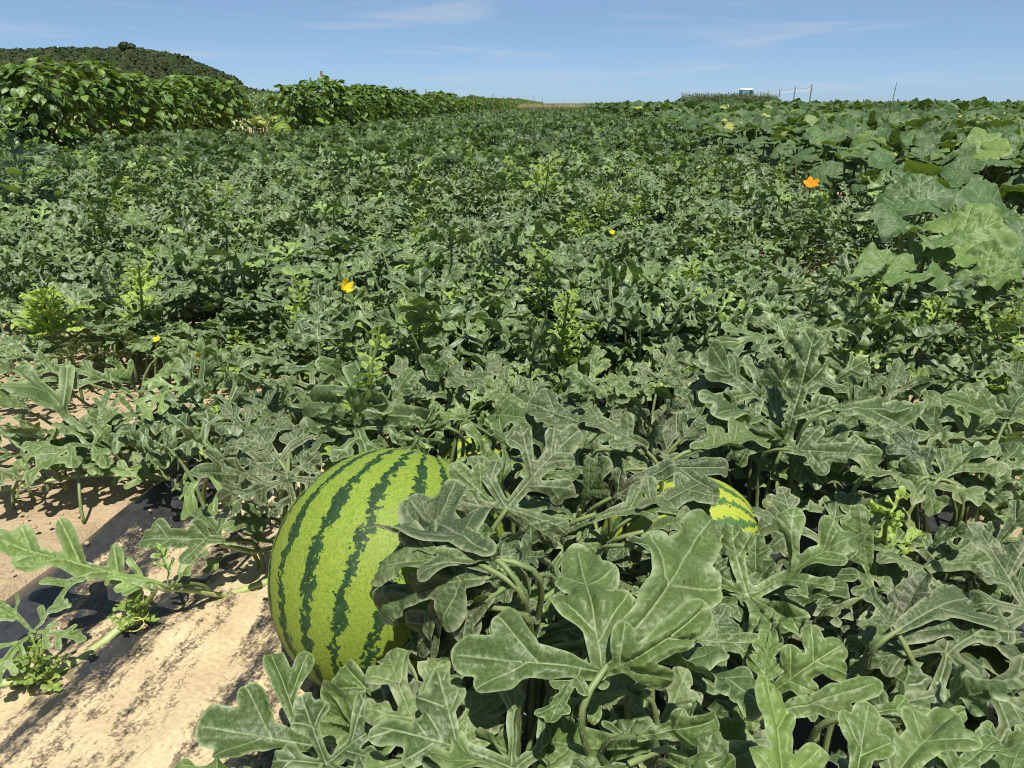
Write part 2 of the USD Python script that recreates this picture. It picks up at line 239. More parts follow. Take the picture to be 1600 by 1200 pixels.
# ------------------------------------------------------------------ leaves
class Leaf2D: pass
def flat_leaf(poly, lines, d, veins=True, vw=.011, name='x'):
    r = rng_of(name); B = []
    for ring in [poly.exterior, *poly.interiors]:
        n = max(int(ring.length / (d * .8)), 8)
        B.append(np.array([ring.interpolate(i / n, normalized=True).coords[0] for i in range(n)]))
    B = np.vstack(B); inner = poly.buffer(-max(d * .35, .01)); pts, vein, edge = [B], [np.zeros(len(B))], [np.ones(len(B))]
    VP = []
    for L in lines:
        n = max(int(L.length / (d * .75)), 2); q = np.linspace(0, 1, n + 1)
        c = np.array([L.interpolate(t, normalized=True).coords[0] for t in q]); VP.append(c)
    VS = np.vstack([np.array([L.interpolate(t, normalized=True).coords[0] for t in np.linspace(0, 1, max(int(L.length / .015), 3))]) for L in lines]) if lines else np.zeros((1, 2))
    if veins:
        for c in VP:
            T = np.gradient(c, axis=0); T /= np.maximum(np.linalg.norm(T, axis=1, keepdims=True), 1e-9); N = np.stack([-T[:, 1], T[:, 0]], 1)
            for o, val in ((0, 1.), (vw, .0), (-vw, .0)):
                p = c + N * o; p = p[shapely.contains_xy(inner, p[:, 0], p[:, 1])]
                if o and len(p): 
                    dd = cKDTree(VS).query(p)[0]; p = p[dd > vw * .8]
                if len(p): pts.append(p); vein.append(np.full(len(p), val)); edge.append(np.zeros(len(p)))
    x0, y0, x1, y1 = poly.bounds
    gx, gy = np.meshgrid(np.arange(x0, x1, d), np.arange(y0, y1, d * .87)); gx = gx + (np.arange(gx.shape[0]) % 2)[:, None] * d / 2
    G = np.stack([gx.ravel(), gy.ravel()], 1); G += r.normal(size=G.shape) * d * .08
    G = G[shapely.contains_xy(inner, G[:, 0], G[:, 1])]
    if len(G):
        G = G[cKDTree(np.vstack(pts)).query(G)[0] > d * .55]
        pts.append(G); vein.append(np.zeros(len(G))); edge.append(np.zeros(len(G)))
    P = np.vstack(pts); v = np.concatenate(vein); e = np.concatenate(edge)
    o = Leaf2D(); F = Delaunay(P).simplices; c = P[F].mean(1)
    a = (P[F[:, 1], 0] - P[F[:, 0], 0]) * (P[F[:, 2], 1] - P[F[:, 0], 1]) - (P[F[:, 1], 1] - P[F[:, 0], 1]) * (P[F[:, 2], 0] - P[F[:, 0], 0])
    F[a < 0] = F[a < 0][:, ::-1]
    F = F[shapely.contains_xy(poly.buffer(.002), c[:, 0], c[:, 1]) & (np.abs(a) > 1e-7)]
    keep = np.zeros(len(P), bool); keep[F.ravel()] = True; idx = np.cumsum(keep) - 1
    o.P, o.F, o.vein, o.edge = P[keep], idx[F], v[keep], e[keep] * (1. if veins else 0.)
    o.dv = cKDTree(VS).query(o.P)[0]; o.de = cKDTree(B).query(o.P)[0]
    return o
def lobe_shape(r, broad, lobes=1.0):
    polys, lines = [], []
    def branch(p0, ang, L, w0, w1, subs, bendy=.25):
        k = r.normal() * bendy; s = np.linspace(0, 1, 9); a = ang + k * s
        st = np.stack([np.sin(a), np.cos(a)], 1) * (L / 8)
        C = np.vstack([p0, p0 + np.cumsum((st[:-1] + st[1:]) / 2, 0)]); e = max(1 - w1 / L, .3)
        u = np.linspace(0, e, 9); Q = np.stack([np.interp(u, s, C[:, 0]), np.interp(u, s, C[:, 1])], 1)
        rad = w0 + (w1 - w0) * np.clip(u / e, 0, 1) ** 1.3
        circ = [Point(*q).buffer(x, 6) for q, x in zip(Q, rad)]
        polys.extend(MultiPoint(list(circ[i].exterior.coords) + list(circ[i + 1].exterior.coords)).convex_hull for i in range(8))
        lines.append(LineString(np.vstack([C[:-1], C[:-1][-1] + (C[-1] - C[-2]) * .6])))
        for (f, da, l, a0, a1, sub) in subs:
            q = np.array([np.interp(f, s, C[:, 0]), np.interp(f, s, C[:, 1])]); branch(q, ang + k * f + da, l, a0, a1, sub, .15)
    j = lambda v, x=.12: v * (1 + r.normal() * x)
    def sides(f, da, l, sub=True, x=.1):
        out = []
        for sg in (-1, 1):
            L = j(l, .14) * lobes; s2 = []
            if sub:
                for g, db, m in ((.48, .85, .40), (.52, -.80, .36), (.80, .7, .2), (.78, -.7, .2)):
                    if r.random() < .92: s2.append((j(g, .06), db * (1 + r.normal() * .1), j(m) * L, .028 * broad, .062 * broad * (1.1 if m > .3 else .75), []))
            out.append((max(j(f, .15), 0.01), sg * da * (1 + r.normal() * x), L, .036 * broad, .082 * broad, s2))
        return out
    subs = sides(.03, 2.05, .44) + sides(.05, 1.25, .60) + sides(.36, .86, .46) + sides(.62, .72, .27, False) + sides(.84, .65, .14, False)
    branch(np.zeros(2), 0., 1.0, .042, .10 * broad, subs, .12)
    g = shapely.union_all(polys); s = .016 if broad < 1.3 else .024
    g = g.buffer(s).buffer(-2 * s).buffer(s)
    if g.geom_type != 'Polygon': g = max(g.geoms, key=lambda q: q.area)
    c = np.array(g.exterior.coords); g2 = Polygon(c + (meshkit.noise(np.c_[c * 11, np.full(len(c), r.random() * 50)])[:, None] - .5) * (c - np.array([0, .35])) * .055, [list(h.coords) for h in g.interiors])
    g = g2.buffer(0) if not g2.is_valid else g2
    if g.geom_type != 'Polygon': g = max(g.geoms, key=lambda q: q.area)
    return g, lines
def pumpkin_shape(r):
    t = np.linspace(-np.pi, np.pi, 241)[:-1]
    q = .54 * (1 + .09 * np.cos(5 * t) + .07 * np.cos(t)) * (1 - .8 * np.exp(-((np.abs(t) - np.pi) / .2) ** 2)) + .018 * np.abs(np.sin(17 * t + r.random())) + .02 * meshkit.noise(np.c_[t * 3, t * 0, t * 0 + r.random() * 40])
    g = Polygon(np.stack([q * np.sin(t), q * np.cos(t)], 1)).buffer(0); lines = []
    for a in (0, .72, -.72, 1.5, -1.5, 2.3, -2.3):
        L = .50 if abs(a) < 2 else .4; lines.append(LineString([(0, 0), (math.sin(a) * L, math.cos(a) * L)]))
        for f in (.35, .6):
            for s in (-.7, .7):
                p = np.array([math.sin(a), math.cos(a)]) * L * f; lines.append(LineString([p, p + np.array([math.sin(a + s), math.cos(a + s)]) * L * .32]))
    return g if g.geom_type == 'Polygon' else max(g.geoms, key=lambda x: x.area), lines
def pepper_shape(r):
    y = np.linspace(0, 1, 22); w = .30 * np.sin(np.pi * y ** .78) ** .9 * (1 - .35 * y ** 3) + .004
    g = Polygon(np.vstack([np.stack([w, y], 1), np.stack([-w, y], 1)[::-1]])).buffer(0)
    lines = [LineString([(0, 0), (0, .97)])] + [LineString([(0, f), (s * .2, f + .2)]) for f in (.12, .3, .48, .65) for s in (-1, 1)]
    return g, lines
def weed_shape(r):
    y = np.array([0, .12, .3, .36, .5, .55, .68, .72, .86, 1.]); w = np.array([.01, .12, .34, .30, .28, .22, .2, .14, .09, .005])
    return Polygon(np.vstack([np.stack([w, y], 1), np.stack([-w, y], 1)[::-1]])).buffer(0), [LineString([(0, 0), (0, .95)]), LineString([(0, .12), (.25, .38)]), LineString([(0, .12), (-.25, .38)])]
def family(name, n, make, d, veins, vw=.011):
    return [flat_leaf(*make(rng_of(f'{name}{i}')), d, veins, vw, f'{name}{i}') for i in range(n)]
def lobe_piece(r, w, sub, k=2):
    polys, lines = [], []
    def br(p0, ang, L, w0, w1, subs, curve):
        s = np.linspace(0, 1, 9); a = ang + curve * s; st = np.stack([np.sin(a), np.cos(a)], 1) * (L / 8); C = np.vstack([p0, p0 + np.cumsum((st[:-1] + st[1:]) / 2, 0)]); e = max(1 - w1 / L, .3); u = np.linspace(0, e, 9)
        Q = np.stack([np.interp(u, s, C[:, 0]), np.interp(u, s, C[:, 1])], 1); rad = w0 + (w1 - w0) * np.sin(np.clip(u / e, 0, 1) * 1.75) ** 1.2
        c = [Point(*q).buffer(x, 6) for q, x in zip(Q, rad)]; polys.extend(MultiPoint(list(c[i].exterior.coords) + list(c[i + 1].exterior.coords)).convex_hull for i in range(8))
        lines.append(LineString(np.vstack([C[:-1], C[-2] + (C[-1] - C[-2]) * .5])))
        for f, da, l, x0, x1 in subs: br(np.array([np.interp(f, s, C[:, 0]), np.interp(f, s, C[:, 1])]), ang + curve * f + da, l, x0, x1, [], 0)
    S = []
    for sg in (-1, 1):
        for f, l in zip((np.linspace(.24, .64 if k == 2 else .78, k) if k > 1 else np.array([.45])), np.linspace(sub, sub * (.85 if k <= 2 else .5), k)):
            if r.random() < .9: S.append((f + r.normal() * .05, sg * (.85 + r.normal() * .12), l * (1 + r.normal() * .18), w * .36, w * .78))
    br(np.zeros(2), 0., 1., w * .38, w, S, r.normal() * .22)
    g = shapely.union_all(polys); q = .011; g = g.buffer(q).buffer(-2 * q).buffer(q); g = g if g.geom_type == 'Polygon' else max(g.geoms, key=lambda x: x.area)
    c = np.array(g.exterior.coords); g = Polygon(c + (meshkit.noise(np.c_[c * 9, np.full(len(c), r.random() * 50)])[:, None] - .5) * (c - np.array([0, .5])) * .06).buffer(0)
    return (g if g.geom_type == 'Polygon' else max(g.geoms, key=lambda x: x.area)), lines
LOB = family('lobe', 9, lambda r: lobe_piece(r, .125 + r.uniform(-.02, .025), .37, 1 if r.random() < .35 else 2), .030, True, .009)
LON = family('lobenarrow', 6, lambda r: lobe_piece(r, .066, .33, 3), .034, True, .009)
HI = family('melon', 9, lambda r: lobe_shape(r, 1.22 + r.uniform(-.15, .15)), .030, True, .009)
HN = family('narrow', 5, lambda r: lobe_shape(r, .92 + r.uniform(-.08, .12)), .030, True, .009)
MID = family('field', 9, lambda r: lobe_shape(r, .64 + r.uniform(-.1, .22)), .066, True, .012)
YNG = family('young', 4, lambda r: lobe_shape(r, .78), .06, True, .014)
LOW = family('low', 5, lambda r: lobe_shape(r, 1.0), .14, False)
PUH = family('pumpkin', 4, pumpkin_shape, .05, True, .008)
PUM = family('pumpkinlow', 4, pumpkin_shape, .14, False)
PEP = family('pepper', 2, pepper_shape, .13, True, .03)
PEL = family('pepperlow', 1, pepper_shape, .3, False)
WEE = family('weed', 2, weed_shape, .12, True, .02)

def shaped(L, r, bend=.5, fold=.25, droop=.5, wave=.10, quilt=.018, ruffle=.035, crumple=.028, curl=.05):
    """a leaf's relief: blade raised between the veins, lobes lifting and sinking, a ruffled margin, the whole bent along its midrib"""
    x, y = L.P[:, 0], L.P[:, 1]; s = r.random() * 100
    z = quilt * (1 - np.exp(-(L.dv / .05) ** 2)) + .35 * quilt * (meshkit.noise(np.c_[L.P * 14, np.full(len(x), s + 31)]) - .5)
    z = z + wave * (meshkit.noise(np.c_[L.P * 2.6, np.full(len(x), s)]) - .5) * 2 * np.clip(L.dv / .05 + .35, 0, 1)
    z = z + ruffle * (meshkit.noise(np.c_[L.P * 8.5, np.full(len(x), s + 9)]) - .5) * 2 * np.exp(-L.de / .06)
    z = z + crumple * (meshkit.noise(np.c_[L.P * 7.5, np.full(len(x), s + 55)]) - .5) * 2 * np.clip(L.dv / .03 + .3, 0, 1)
    z = z - curl * (.35 + 1.6 * (meshkit.noise(np.c_[L.P * 2.2, np.full(len(x), s + 77)]) - .35)) * np.exp(-L.de / .045)
    z = z + fold * np.abs(x) - droop * x * x
    k = bend if abs(bend) > 1e-3 else 1e-3
    th = k * y
    Y, Z = np.sin(th) / k, (np.cos(th) - 1) / k
    return np.stack([x, Y - np.sin(th) * 0 + z * np.sin(th), Z + z * np.cos(th)], 1)
def lay(buf, L, B, d, n, size, r, tone, **kw):
    """adds the leaf L with its foot at B, pointing along d, upper face towards n"""
    d = unit(d); n = np.asarray(n, float); n = unit(n - d * (n @ d)); x = np.cross(d, n)
    Q = shaped(L, r, **kw) * size
    V = B + Q[:, :1] * x + Q[:, 1:2] * d + Q[:, 2:] * n
    buf.add(V, L.F, L.P * size + r.random(2) * 9, np.stack([L.vein, np.full(len(L.P), tone), L.edge], 1))

# ------------------------------------------------------------------ ground
def edge_x(Y):                     # left edge of the film bed nearest to the camera
    return -.724 + (Y - .953) * .20 - .05 * np.clip(Y - 1.29, 0, None)
def axis_pts(near, fine, far, grow):
    out = [0.]; s = fine
    while out[-1] < far:
        if out[-1] > near: s *= grow
        out.append(out[-1] + s)
    return np.array(out)
gx = axis_pts(1.6, .03, 3500, 1.16); gx = np.r_[-gx[:0:-1], gx]
gy = axis_pts(2.4, .03, 4200, 1.15); gy = np.r_[-axis_pts(.1, .3, 900, 1.4)[:0:-1], gy]
GX, GY = np.meshgrid(gx, gy); P0 = np.stack([GX, GY, 0 * GX], -1)
near = np.clip(1 - (np.hypot(GX, GY) - 6) / 6, 0, 1)
GZ = ((meshkit.fbm(P0 * 5., 4, 3) - .5) * .035 + (meshkit.fbm(P0 * 28., 3, 8) - .5) * .014) * near - .006
bed = (GX > edge_x(GY) + .015) & (GX < edge_x(GY) + 1.45) & (GY < 9) & (GY > -1)
GZ = np.where(bed, -.045, GZ)
i, j = np.meshgrid(np.arange(len(gy) - 1), np.arange(len(gx) - 1), indexing='ij'); w = len(gx)
tag(Buf().add(np.stack([GX, GY, GZ], -1).reshape(-1, 3), np.stack([i * w + j, i * w + j + 1, (i + 1) * w + j + 1, (i + 1) * w + j], -1).reshape(-1, 4)).put('/World/ground', 'sandy_soil'), 'bare sandy tan soil between the rows of plants', kind='structure')
def film(name, ex, width, y0, y1, dy, nx, label, amp):
    ys = np.arange(y0, y1, dy); us = np.linspace(0, 1, nx)
    U, Y = np.meshgrid(us, ys); X = ex(Y) + U * width
    nz = np.stack([X * 16, Y * 2.6, 0 * X], -1)
    Z = .012 + amp * (meshkit.fbm(nz, 3, 5) - .5) + .45 * amp * (np.abs(meshkit.fbm(np.stack([(X - .35 * Y) * 9, Y * 1.2, 0 * X], -1), 3, 17) - .5) * -4 + .6)
    rim = np.minimum(U, 1 - U) * width; Z = Z * np.clip(rim / .05, 0, 1) + np.where(rim < .03, (.03 - rim) * -.6, 0)
    X = X + (U == 0) * (meshkit.fbm(np.stack([Y * 9, 0 * Y, 0 * Y], -1), 3, 4) - .5) * .03
    sand = np.clip(1.3 - np.abs(U * width - .36) * 5.2, -1.2, .7) * .10 - .095 * np.exp(-(U * width / .115) ** 2) + .004
    i, j = np.meshgrid(np.arange(len(ys) - 1), np.arange(nx - 1), indexing='ij')
    F = np.stack([i * nx + j, i * nx + j + 1, (i + 1) * nx + j + 1, (i + 1) * nx + j], -1).reshape(-1, 4)
    t = math.radians(10); st = np.stack([X * math.cos(t) - Y * math.sin(t), X * math.sin(t) + Y * math.cos(t)], -1).reshape(-1, 2)
    b = Buf().add(np.stack([X, Y, Z], -1).reshape(-1, 3), F, st, np.stack([sand.ravel(), sand.ravel() * 0, sand.ravel() * 0], 1))
    tag(b.put('/World/' + fresh(name), 'black_film'), label, 'mulch film')
film('mulch_film', edge_x, 1.45, -.3, 9., .016, 90, 'black plastic mulch sheet half covered in sand under the big striped melon', .028)
film('mulch_film', lambda Y: 1.15 + .05 * Y, 1.0, 3.6, 20., .1, 14, 'grey black plastic mulch strip showing between leaves in front of the orange flower', .03)
film('mulch_film', lambda Y: -6.7 + .05 * (Y - 9), 1.0, 8.2, 20., .1, 12, 'grey plastic strip on the ground under the staked pepper row at the left', .03)

# ------------------------------------------------------------------ watermelons
def melon(name, label, c, rad, pole, stretch, mat, n=5, stem=True):
    t = thing(name, label, 'watermelon')
    s = trimesh.creation.icosphere(n, 1.0); V = np.array(s.vertices)
    z = unit(pole); x = unit(np.cross(z, [.3, .9, .1])); y = np.cross(z, x)
    rr = rad * (1 + .012 * np.cos(3 * np.arctan2(V[:, 1], V[:, 0])) * (1 - V[:, 2] ** 2) - .03 * np.exp(-((1 - np.abs(V[:, 2])) / .03)))
    W = V * rr[:, None] * np.array([1, 1, stretch])
    b = Buf().add(c + W[:, :1] * x + W[:, 1:2] * y + W[:, 2:] * z, s.faces)
    m = b.put(t + '/rind', mat)
    UsdGeom.PrimvarsAPI(m).CreatePrimvar('rest', Sdf.ValueTypeNames.Color3fArray, 'vertex').Set(Vt.Vec3fArray.FromNumpy(V.astype(np.float32)))
    d = Buf(); o = c + z * rad * stretch * .985; a = np.linspace(0, 2 * np.pi, 13)[:-1]
    ring = lambda q, h: o + z * h + np.cos(a)[:, None] * x * q + np.sin(a)[:, None] * y * q
    Vs = np.vstack([ring(rad * .06, -.001), ring(rad * .045, .004), [o + z * .002]]); k = np.arange(12); k2 = (k + 1) % 12
    d.add(Vs, np.vstack([np.stack([k, k2, 12 + k2], 1), np.stack([k, 12 + k2, 12 + k], 1), np.stack([12 + k, 12 + k2, np.full(12, 24)], 1)]))
    part(t, 'blossom_scar', d, 'wood')
    if stem:
        e = Buf(); q = c - z * rad * stretch * .97
        tube(e, bez(q, q - z * .05, q - z * .07 + np.array([.05, .05, -.02])), [.006, .004, .004], 8, .5); part(t, 'stalk', e, 'vine_stem')
    return t
BIG = at(612, 893, .135)
melon('watermelon', 'big round watermelon with dark jagged stripes on sandy mulch', BIG, .138, (-.24, -.566, -.786), 1.05, 'melon_rind', 6, stem=False)
melon('watermelon', 'smaller yellow-green watermelon whose right end shows between wavy leaves', at(1062, 852, .10), .094, (.75, -.2, .35), 1.15, 'small_melon_rind')
melon('watermelon', 'pale watermelon half hidden just behind the top of the big striped one', at(738, 730, .06), .055, (.9, .3, .1), 1.1, 'small_melon_rind', stem=False)
melon('watermelon', 'small distant striped watermelon on bare soil at the end of the pepper row', at_y(441, 207, 12.2), .145, (.9, .3, .2), 1.0, 'melon_rind', 4)

# ------------------------------------------------------------------ foreground vines, leaf by leaf
UP = np.array([0, 0, 1.0])
def roll_n(d, roll, toward=.25, B=None):
    d = unit(d); view = unit(np.array([0, 0, CAM_H]) - B) if B is not None else UP
    n = UP * (1 - toward) + view * toward; n = unit(n - d * (n @ d))
    a = math.radians(roll); return n * math.cos(a) + np.cross(d, n) * math.sin(a)
def vine(name, label, leaves, root=None, mat='watermelon_leaf', tone=.3, fam=LOB, stems=(), group=None):
    """leaves: (foot x, foot y, height, tip x, tip y, height[, roll[, options]]), read off the photograph and set at their own heights over the field"""
    t = thing(name, label, 'watermelon plant', group); r = rng_of(label)
    todo = []
    for row in leaves:
        o = row[7] if len(row) > 7 else {}
        if o.get('pet', True) or not todo: todo.append([])
        todo[-1].append(row)
    for rows in todo:
        b, extra = Buf(), []
        for row in rows:
            bx, by, bz, tx, ty, tz = row[:6]; roll = row[6] if len(row) > 6 else 0; o = row[7] if len(row) > 7 else {}
            B, T = at(bx, by, bz), at(tx, ty, tz); d = T - B; size = np.linalg.norm(d) * o.get('s', 1.1)
            n = roll_n(d, roll + r.normal() * 14, o.get('tw', .48), B); L = (o.get('fam') or fam); L = L[o.get('k', r.integers(len(L))) % len(L)]
            if 'wx' in o:
                q_ = Leaf2D(); q_.__dict__.update(L.__dict__); q_.P = L.P * np.array([o['wx'], 1]); L = q_
            bend = o.get('bend', r.uniform(.1, .8)); dd = unit(d) * math.cos(bend * .5) + n * math.sin(bend * .5)
            lay(b, L, B, dd, n * math.cos(bend * .5) - unit(d) * math.sin(bend * .5), size, r, o.get('tone', tone + r.normal() * .06), bend=bend, fold=o.get('fold', r.uniform(.1, .6)), droop=o.get('droop', r.uniform(.2, .9)), wave=o.get('wave', .17), ruffle=o.get('ruffle', .07), quilt=.017)
            if o.get('pet', True):
                R = np.array(o['root']) if 'root' in o else (root if root is not None else B - unit([d[0], d[1], 0]) * .07 * np.array([1, 1, 0]) - UP * bz * 1.0)
                R = np.array([R[0], R[1], min(R[2], .02)])
                if root is not None and 'root' not in o: R[:2] = B[:2] + (R[:2] - B[:2]) * .3 - unit(d[:2]) * .02
                h = max(bz - R[2], .02)
                extra.append(bez(R, R + UP * h * .7, B - dd * .3 * h, B + dd * .004, n=10))
        lp = part(t, 'leaf', b, rows[0][7].get('mat', mat) if len(rows[0]) > 7 else mat)
        for C in extra:
            e = Buf(); tube(e, C, [.0033, .0024], 7, .5); pp_ = part(lp, 'petiole', e, 'vine_stem')
            hb = Buf(); hairs(hb, C, .0026, 110, .0022, r); part(lp, 'petiole_hair', hb, 'stem_hair', False)
    for pts, rad in stems:
        P = spline([at(*q) for q in pts]); e = Buf(); tube(e, P, rad, 9, .55)
        sp = part(t, 'stem', e, 'runner_stem'); L = np.linalg.norm(np.diff(P, axis=0), axis=1).sum()
        hb = Buf(); hairs(hb, P, max(rad) * .95, int(L * 3800), .0042, r); part(sp, 'stem_hair', hb, 'stem_hair', False)
    return t
V_ = 'watermelon_plant'
NW = dict(fam=HN)
# A: the big shoot in front of the melon
tA = vine(V_, 'large pale-ribbed watermelon leaf nearest the camera with brown-flecked tips, right of the big melon', [
    (943, 1046, .27, 1112, 800, .30, 8, dict(s=1.02, bend=.3, fold=.15, k=6, wx=.74)), (943, 1046, .27, 712, 1040, .27, -12, dict(s=1.05, bend=.35, k=8, droop=.3, wx=.9, pet=False)), (943, 1044, .268, 900, 858, .29, 5, dict(s=1.05, bend=.3, k=2, wx=.85, pet=False)),
    (945, 1050, .265, 1100, 968, .295, 28, dict(k=3, bend=.9, pet=False)), (905, 1040, .272, 850, 1130, .255, 0, dict(k=4, pet=False, s=1.0)), (955, 1085, .22, 868, 1112, .19, 0, dict(k=4)), (1015, 1172, .22, 850, 1182, .17, -8, dict(k=5)), (1000, 1150, .25, 1118, 1120, .27, 25, dict(k=6, bend=1.1)),
    (1035, 1052, .25, 1182, 1112, .27, -70, dict(k=7, bend=1.2)), (1080, 1000, .20, 1186, 1015, .20, 20, dict(k=3)), (1060, 985, .19, 1150, 975, .2, 10), (990, 1190, .23, 905, 1240, .22, 0), (1060, 1195, .24, 1150, 1230, .26, 0)],
    root=at(1030, 1200, .02), tone=.36)
# L: leaves under the melon at the bottom edge
vine(V_, 'light green lobed watermelon leaves along the bottom edge below the big melon', [
    (512, 1163, .10, 312, 1152, .12, 0, dict(k=8, s=1.05, bend=.2)), (470, 1150, .10, 437, 1034, .13, 0, dict(k=1, bend=.35)), (440, 1235, .13, 280, 1190, .14, 0, dict(k=2)), (535, 1165, .08, 530, 1072, .12, 12, dict(k=3, s=1.0)),
    (690, 1100, .14, 540, 1068, .14, -35, dict(k=4, bend=.7)), (668, 1140, .17, 512, 1150, .13, -10, dict(k=5)), (690, 1110, .15, 742, 1058, .14, 0, dict(k=6)), (690, 1112, .14, 700, 1195, .10, 0, dict(k=7)), (620, 1185, .15, 545, 1230, .15, 0), (735, 1120, .10, 790, 1190, .06, 0, dict(tone=.55)), (750, 1100, .08, 700, 1170, .05), (820, 1120, .06, 760, 1080, .06, 0, dict(tone=.6))],
    root=at(640, 1185, .02), tone=.42)
# D: dusty leaves hanging over the melon
vine(V_, 'dusty grey watermelon leaves hanging over the right flank of the big striped melon', [
    (762, 872, .31, 578, 888, .275, -14, dict(k=1, s=1.0, bend=.5)), (760, 862, .315, 618, 798, .285, 0, dict(k=0, s=.98, bend=.4)), (758, 905, .29, 640, 1002, .20, -20, dict(k=4, s=1.0, bend=.5)), (764, 935, .28, 700, 1032, .19, -25, dict(k=2)),
    (832, 902, .25, 772, 938, .245, 0, dict(k=5)), (842, 872, .26, 790, 868, .285, 0, dict(k=0)), (850, 935, .24, 800, 985, .22, 0, dict(k=2)), (815, 960, .24, 770, 990, .24, 0, dict(k=6)),
    (752, 905, .295, 622, 935, .24, -10, dict(k=3, s=1.15)), (756, 885, .305, 640, 845, .29, 0, dict(k=7, s=1.1)), (768, 950, .27, 690, 985, .22, -10, dict(k=8, s=1.2)), (780, 980, .26, 730, 1045, .17, 0, dict(k=0, s=1.1)),
    (770, 865, .32, 815, 812, .33, 95, dict(k=6, pet=False)), (760, 905, .3, 795, 900, .3, 100, dict(k=3, pet=False)), (640, 960, .19, 660, 1018, .16, 0, dict(tone=.45, mat='watermelon_leaf', k=5)), (700, 940, .2, 610, 960, .2, 0, dict(tone=.45, mat='watermelon_leaf', k=7)), (850, 980, .2, 760, 1000, .21, -10, dict(mat='watermelon_leaf')), (860, 930, .2, 790, 950, .22, 10, dict(mat='watermelon_leaf', tone=.42))],
    root=at(800, 1010, .02), mat='worn_watermelon_leaf', tone=.22)
vine(V_, 'upright watermelon leaf with purple-brown upper lobe above the big melon', [
    (788, 800, .26, 884, 672, .325, 0, dict(fam=HN, k=5, bend=.3, tw=.6, mat='worn_watermelon_leaf')), (790, 802, .255, 706, 738, .29, 0, dict(k=8, tw=.5, bend=.4)), (792, 770, .24, 728, 676, .30, 10, dict(k=3, tone=.5, tw=.5)), (800, 800, .24, 855, 790, .25, 0, dict(k=2)), (775, 840, .25, 715, 845, .27, 0, dict(k=6)), (835, 760, .2, 905, 745, .22)],
    root=at(812, 905, .02), tone=.3)
# C: wavy foliage between the melons
vine(V_, 'wavy-edged watermelon leaves crowded between the big and the small melon', [
    (1085, 702, .24, 1178, 684, .235, 0, dict(k=0)), (1005, 732, .25, 1128, 740, .24, -10, dict(k=1)), (1018, 690, .22, 1052, 632, .29, 0, dict(fam=HN, k=2, tw=.5)), (1005, 700, .25, 918, 652, .27, 0, dict(k=4)), (935, 665, .26, 830, 645, .27, -10, dict(k=5)),
    (905, 800, .22, 945, 718, .29, 0, dict(k=8, tw=.5)), (950, 780, .22, 1050, 735, .26, 0, dict(k=3)), (925, 805, .24, 1048, 790, .24, -18, dict(k=6)), (930, 808, .23, 878, 842, .20, 0, dict(k=7)), (895, 815, .22, 800, 800, .22, 0, dict(k=2)), (1045, 772, .2, 1112, 800, .2, 0, dict(k=5)), (1010, 660, .2, 975, 628, .25, 30), (965, 705, .24, 1010, 720, .23), (870, 690, .2, 800, 690, .24), (1060, 770, .18, 1112, 838, .16, 0, dict(k=1)), (990, 840, .2, 935, 900, .16), (1010, 880, .16, 1060, 930, .14), (1060, 690, .22, 1118, 650, .25), (1000, 800, .24, 1102, 762, .24, 0, dict(k=4)), (1000, 832, .23, 1098, 815, .235, 0, dict(k=8)), (985, 852, .22, 1085, 868, .21, 0, dict(k=1)), (1040, 900, .18, 1110, 880, .18), (1020, 870, .2, 1060, 910, .18, 0, dict(k=5))],
    root=at(960, 850, .02), tone=.25, mat='worn_watermelon_leaf')
# M: behind the melon
vine(V_, 'folded watermelon leaves standing just behind the top of the big melon', [
    (690, 665, .22, 500, 622, .235, -20, dict(k=1, bend=.5)), (650, 690, .24, 684, 628, .29, 0, dict(fam=HN, k=2, s=1.0)), (742, 665, .25, 682, 645, .27, 0, dict(k=4)), (795, 645, .24, 758, 592, .29, 0, dict(fam=HN, k=5)), (740, 650, .23, 840, 662, .25, -15, dict(k=6)), (640, 705, .17, 588, 688, .2, 0, dict(k=7)), (612, 650, .2, 545, 590, .24, 0, dict(k=3)), (600, 640, .2, 640, 580, .25), (545, 690, .15, 480, 660, .2), (700, 610, .2, 660, 560, .26), (830, 700, .2, 770, 690, .24), (560, 600, .18, 500, 570, .24), (860, 640, .22, 800, 610, .27), (930, 640, .2, 885, 590, .26)],
    root=at(700, 720, .02), tone=.3, mat='watermelon_leaf')
vine(V_, 'grey veined watermelon leaves drooping left of the big striped melon', [
    (450, 742, .25, 456, 850, .185, 0, dict(fam=HN, k=8, bend=.3, tw=.2)), (430, 735, .22, 350, 790, .17, 0, dict(fam=HN, k=0)), (402, 742, .18, 305, 738, .2, 0, dict(k=1)), (440, 725, .23, 392, 668, .25, 0, dict(fam=HN, k=2)), (468, 735, .23, 512, 690, .25, 0, dict(k=4)), (400, 690, .2, 345, 640, .24, 0, dict(fam=HN, k=5)), (478, 720, .22, 440, 660, .26, 0, dict(k=6)), (440, 670, .2, 412, 610, .25), (500, 665, .2, 470, 610, .25, 0, dict(k=3)), (360, 700, .15, 300, 670, .19), (345, 845, .11, 228, 838, .12, -15, dict(k=7, mat='watermelon_leaf', bend=.4)), (350, 850, .09, 310, 800, .12, 0, dict(mat='watermelon_leaf', tone=.4)), (410, 810, .12, 350, 820, .14, 0, dict(tone=.42)), (430, 850, .08, 385, 830, .1, 0, dict(tone=.6, mat='watermelon_leaf')), (520, 640, .18, 455, 625, .22)],
    root=at(452, 800, .02), tone=.2, mat='worn_watermelon_leaf', stems=[(((345, 850, .1), (400, 862, .06), (440, 850, .03)), (.0035, .003))])
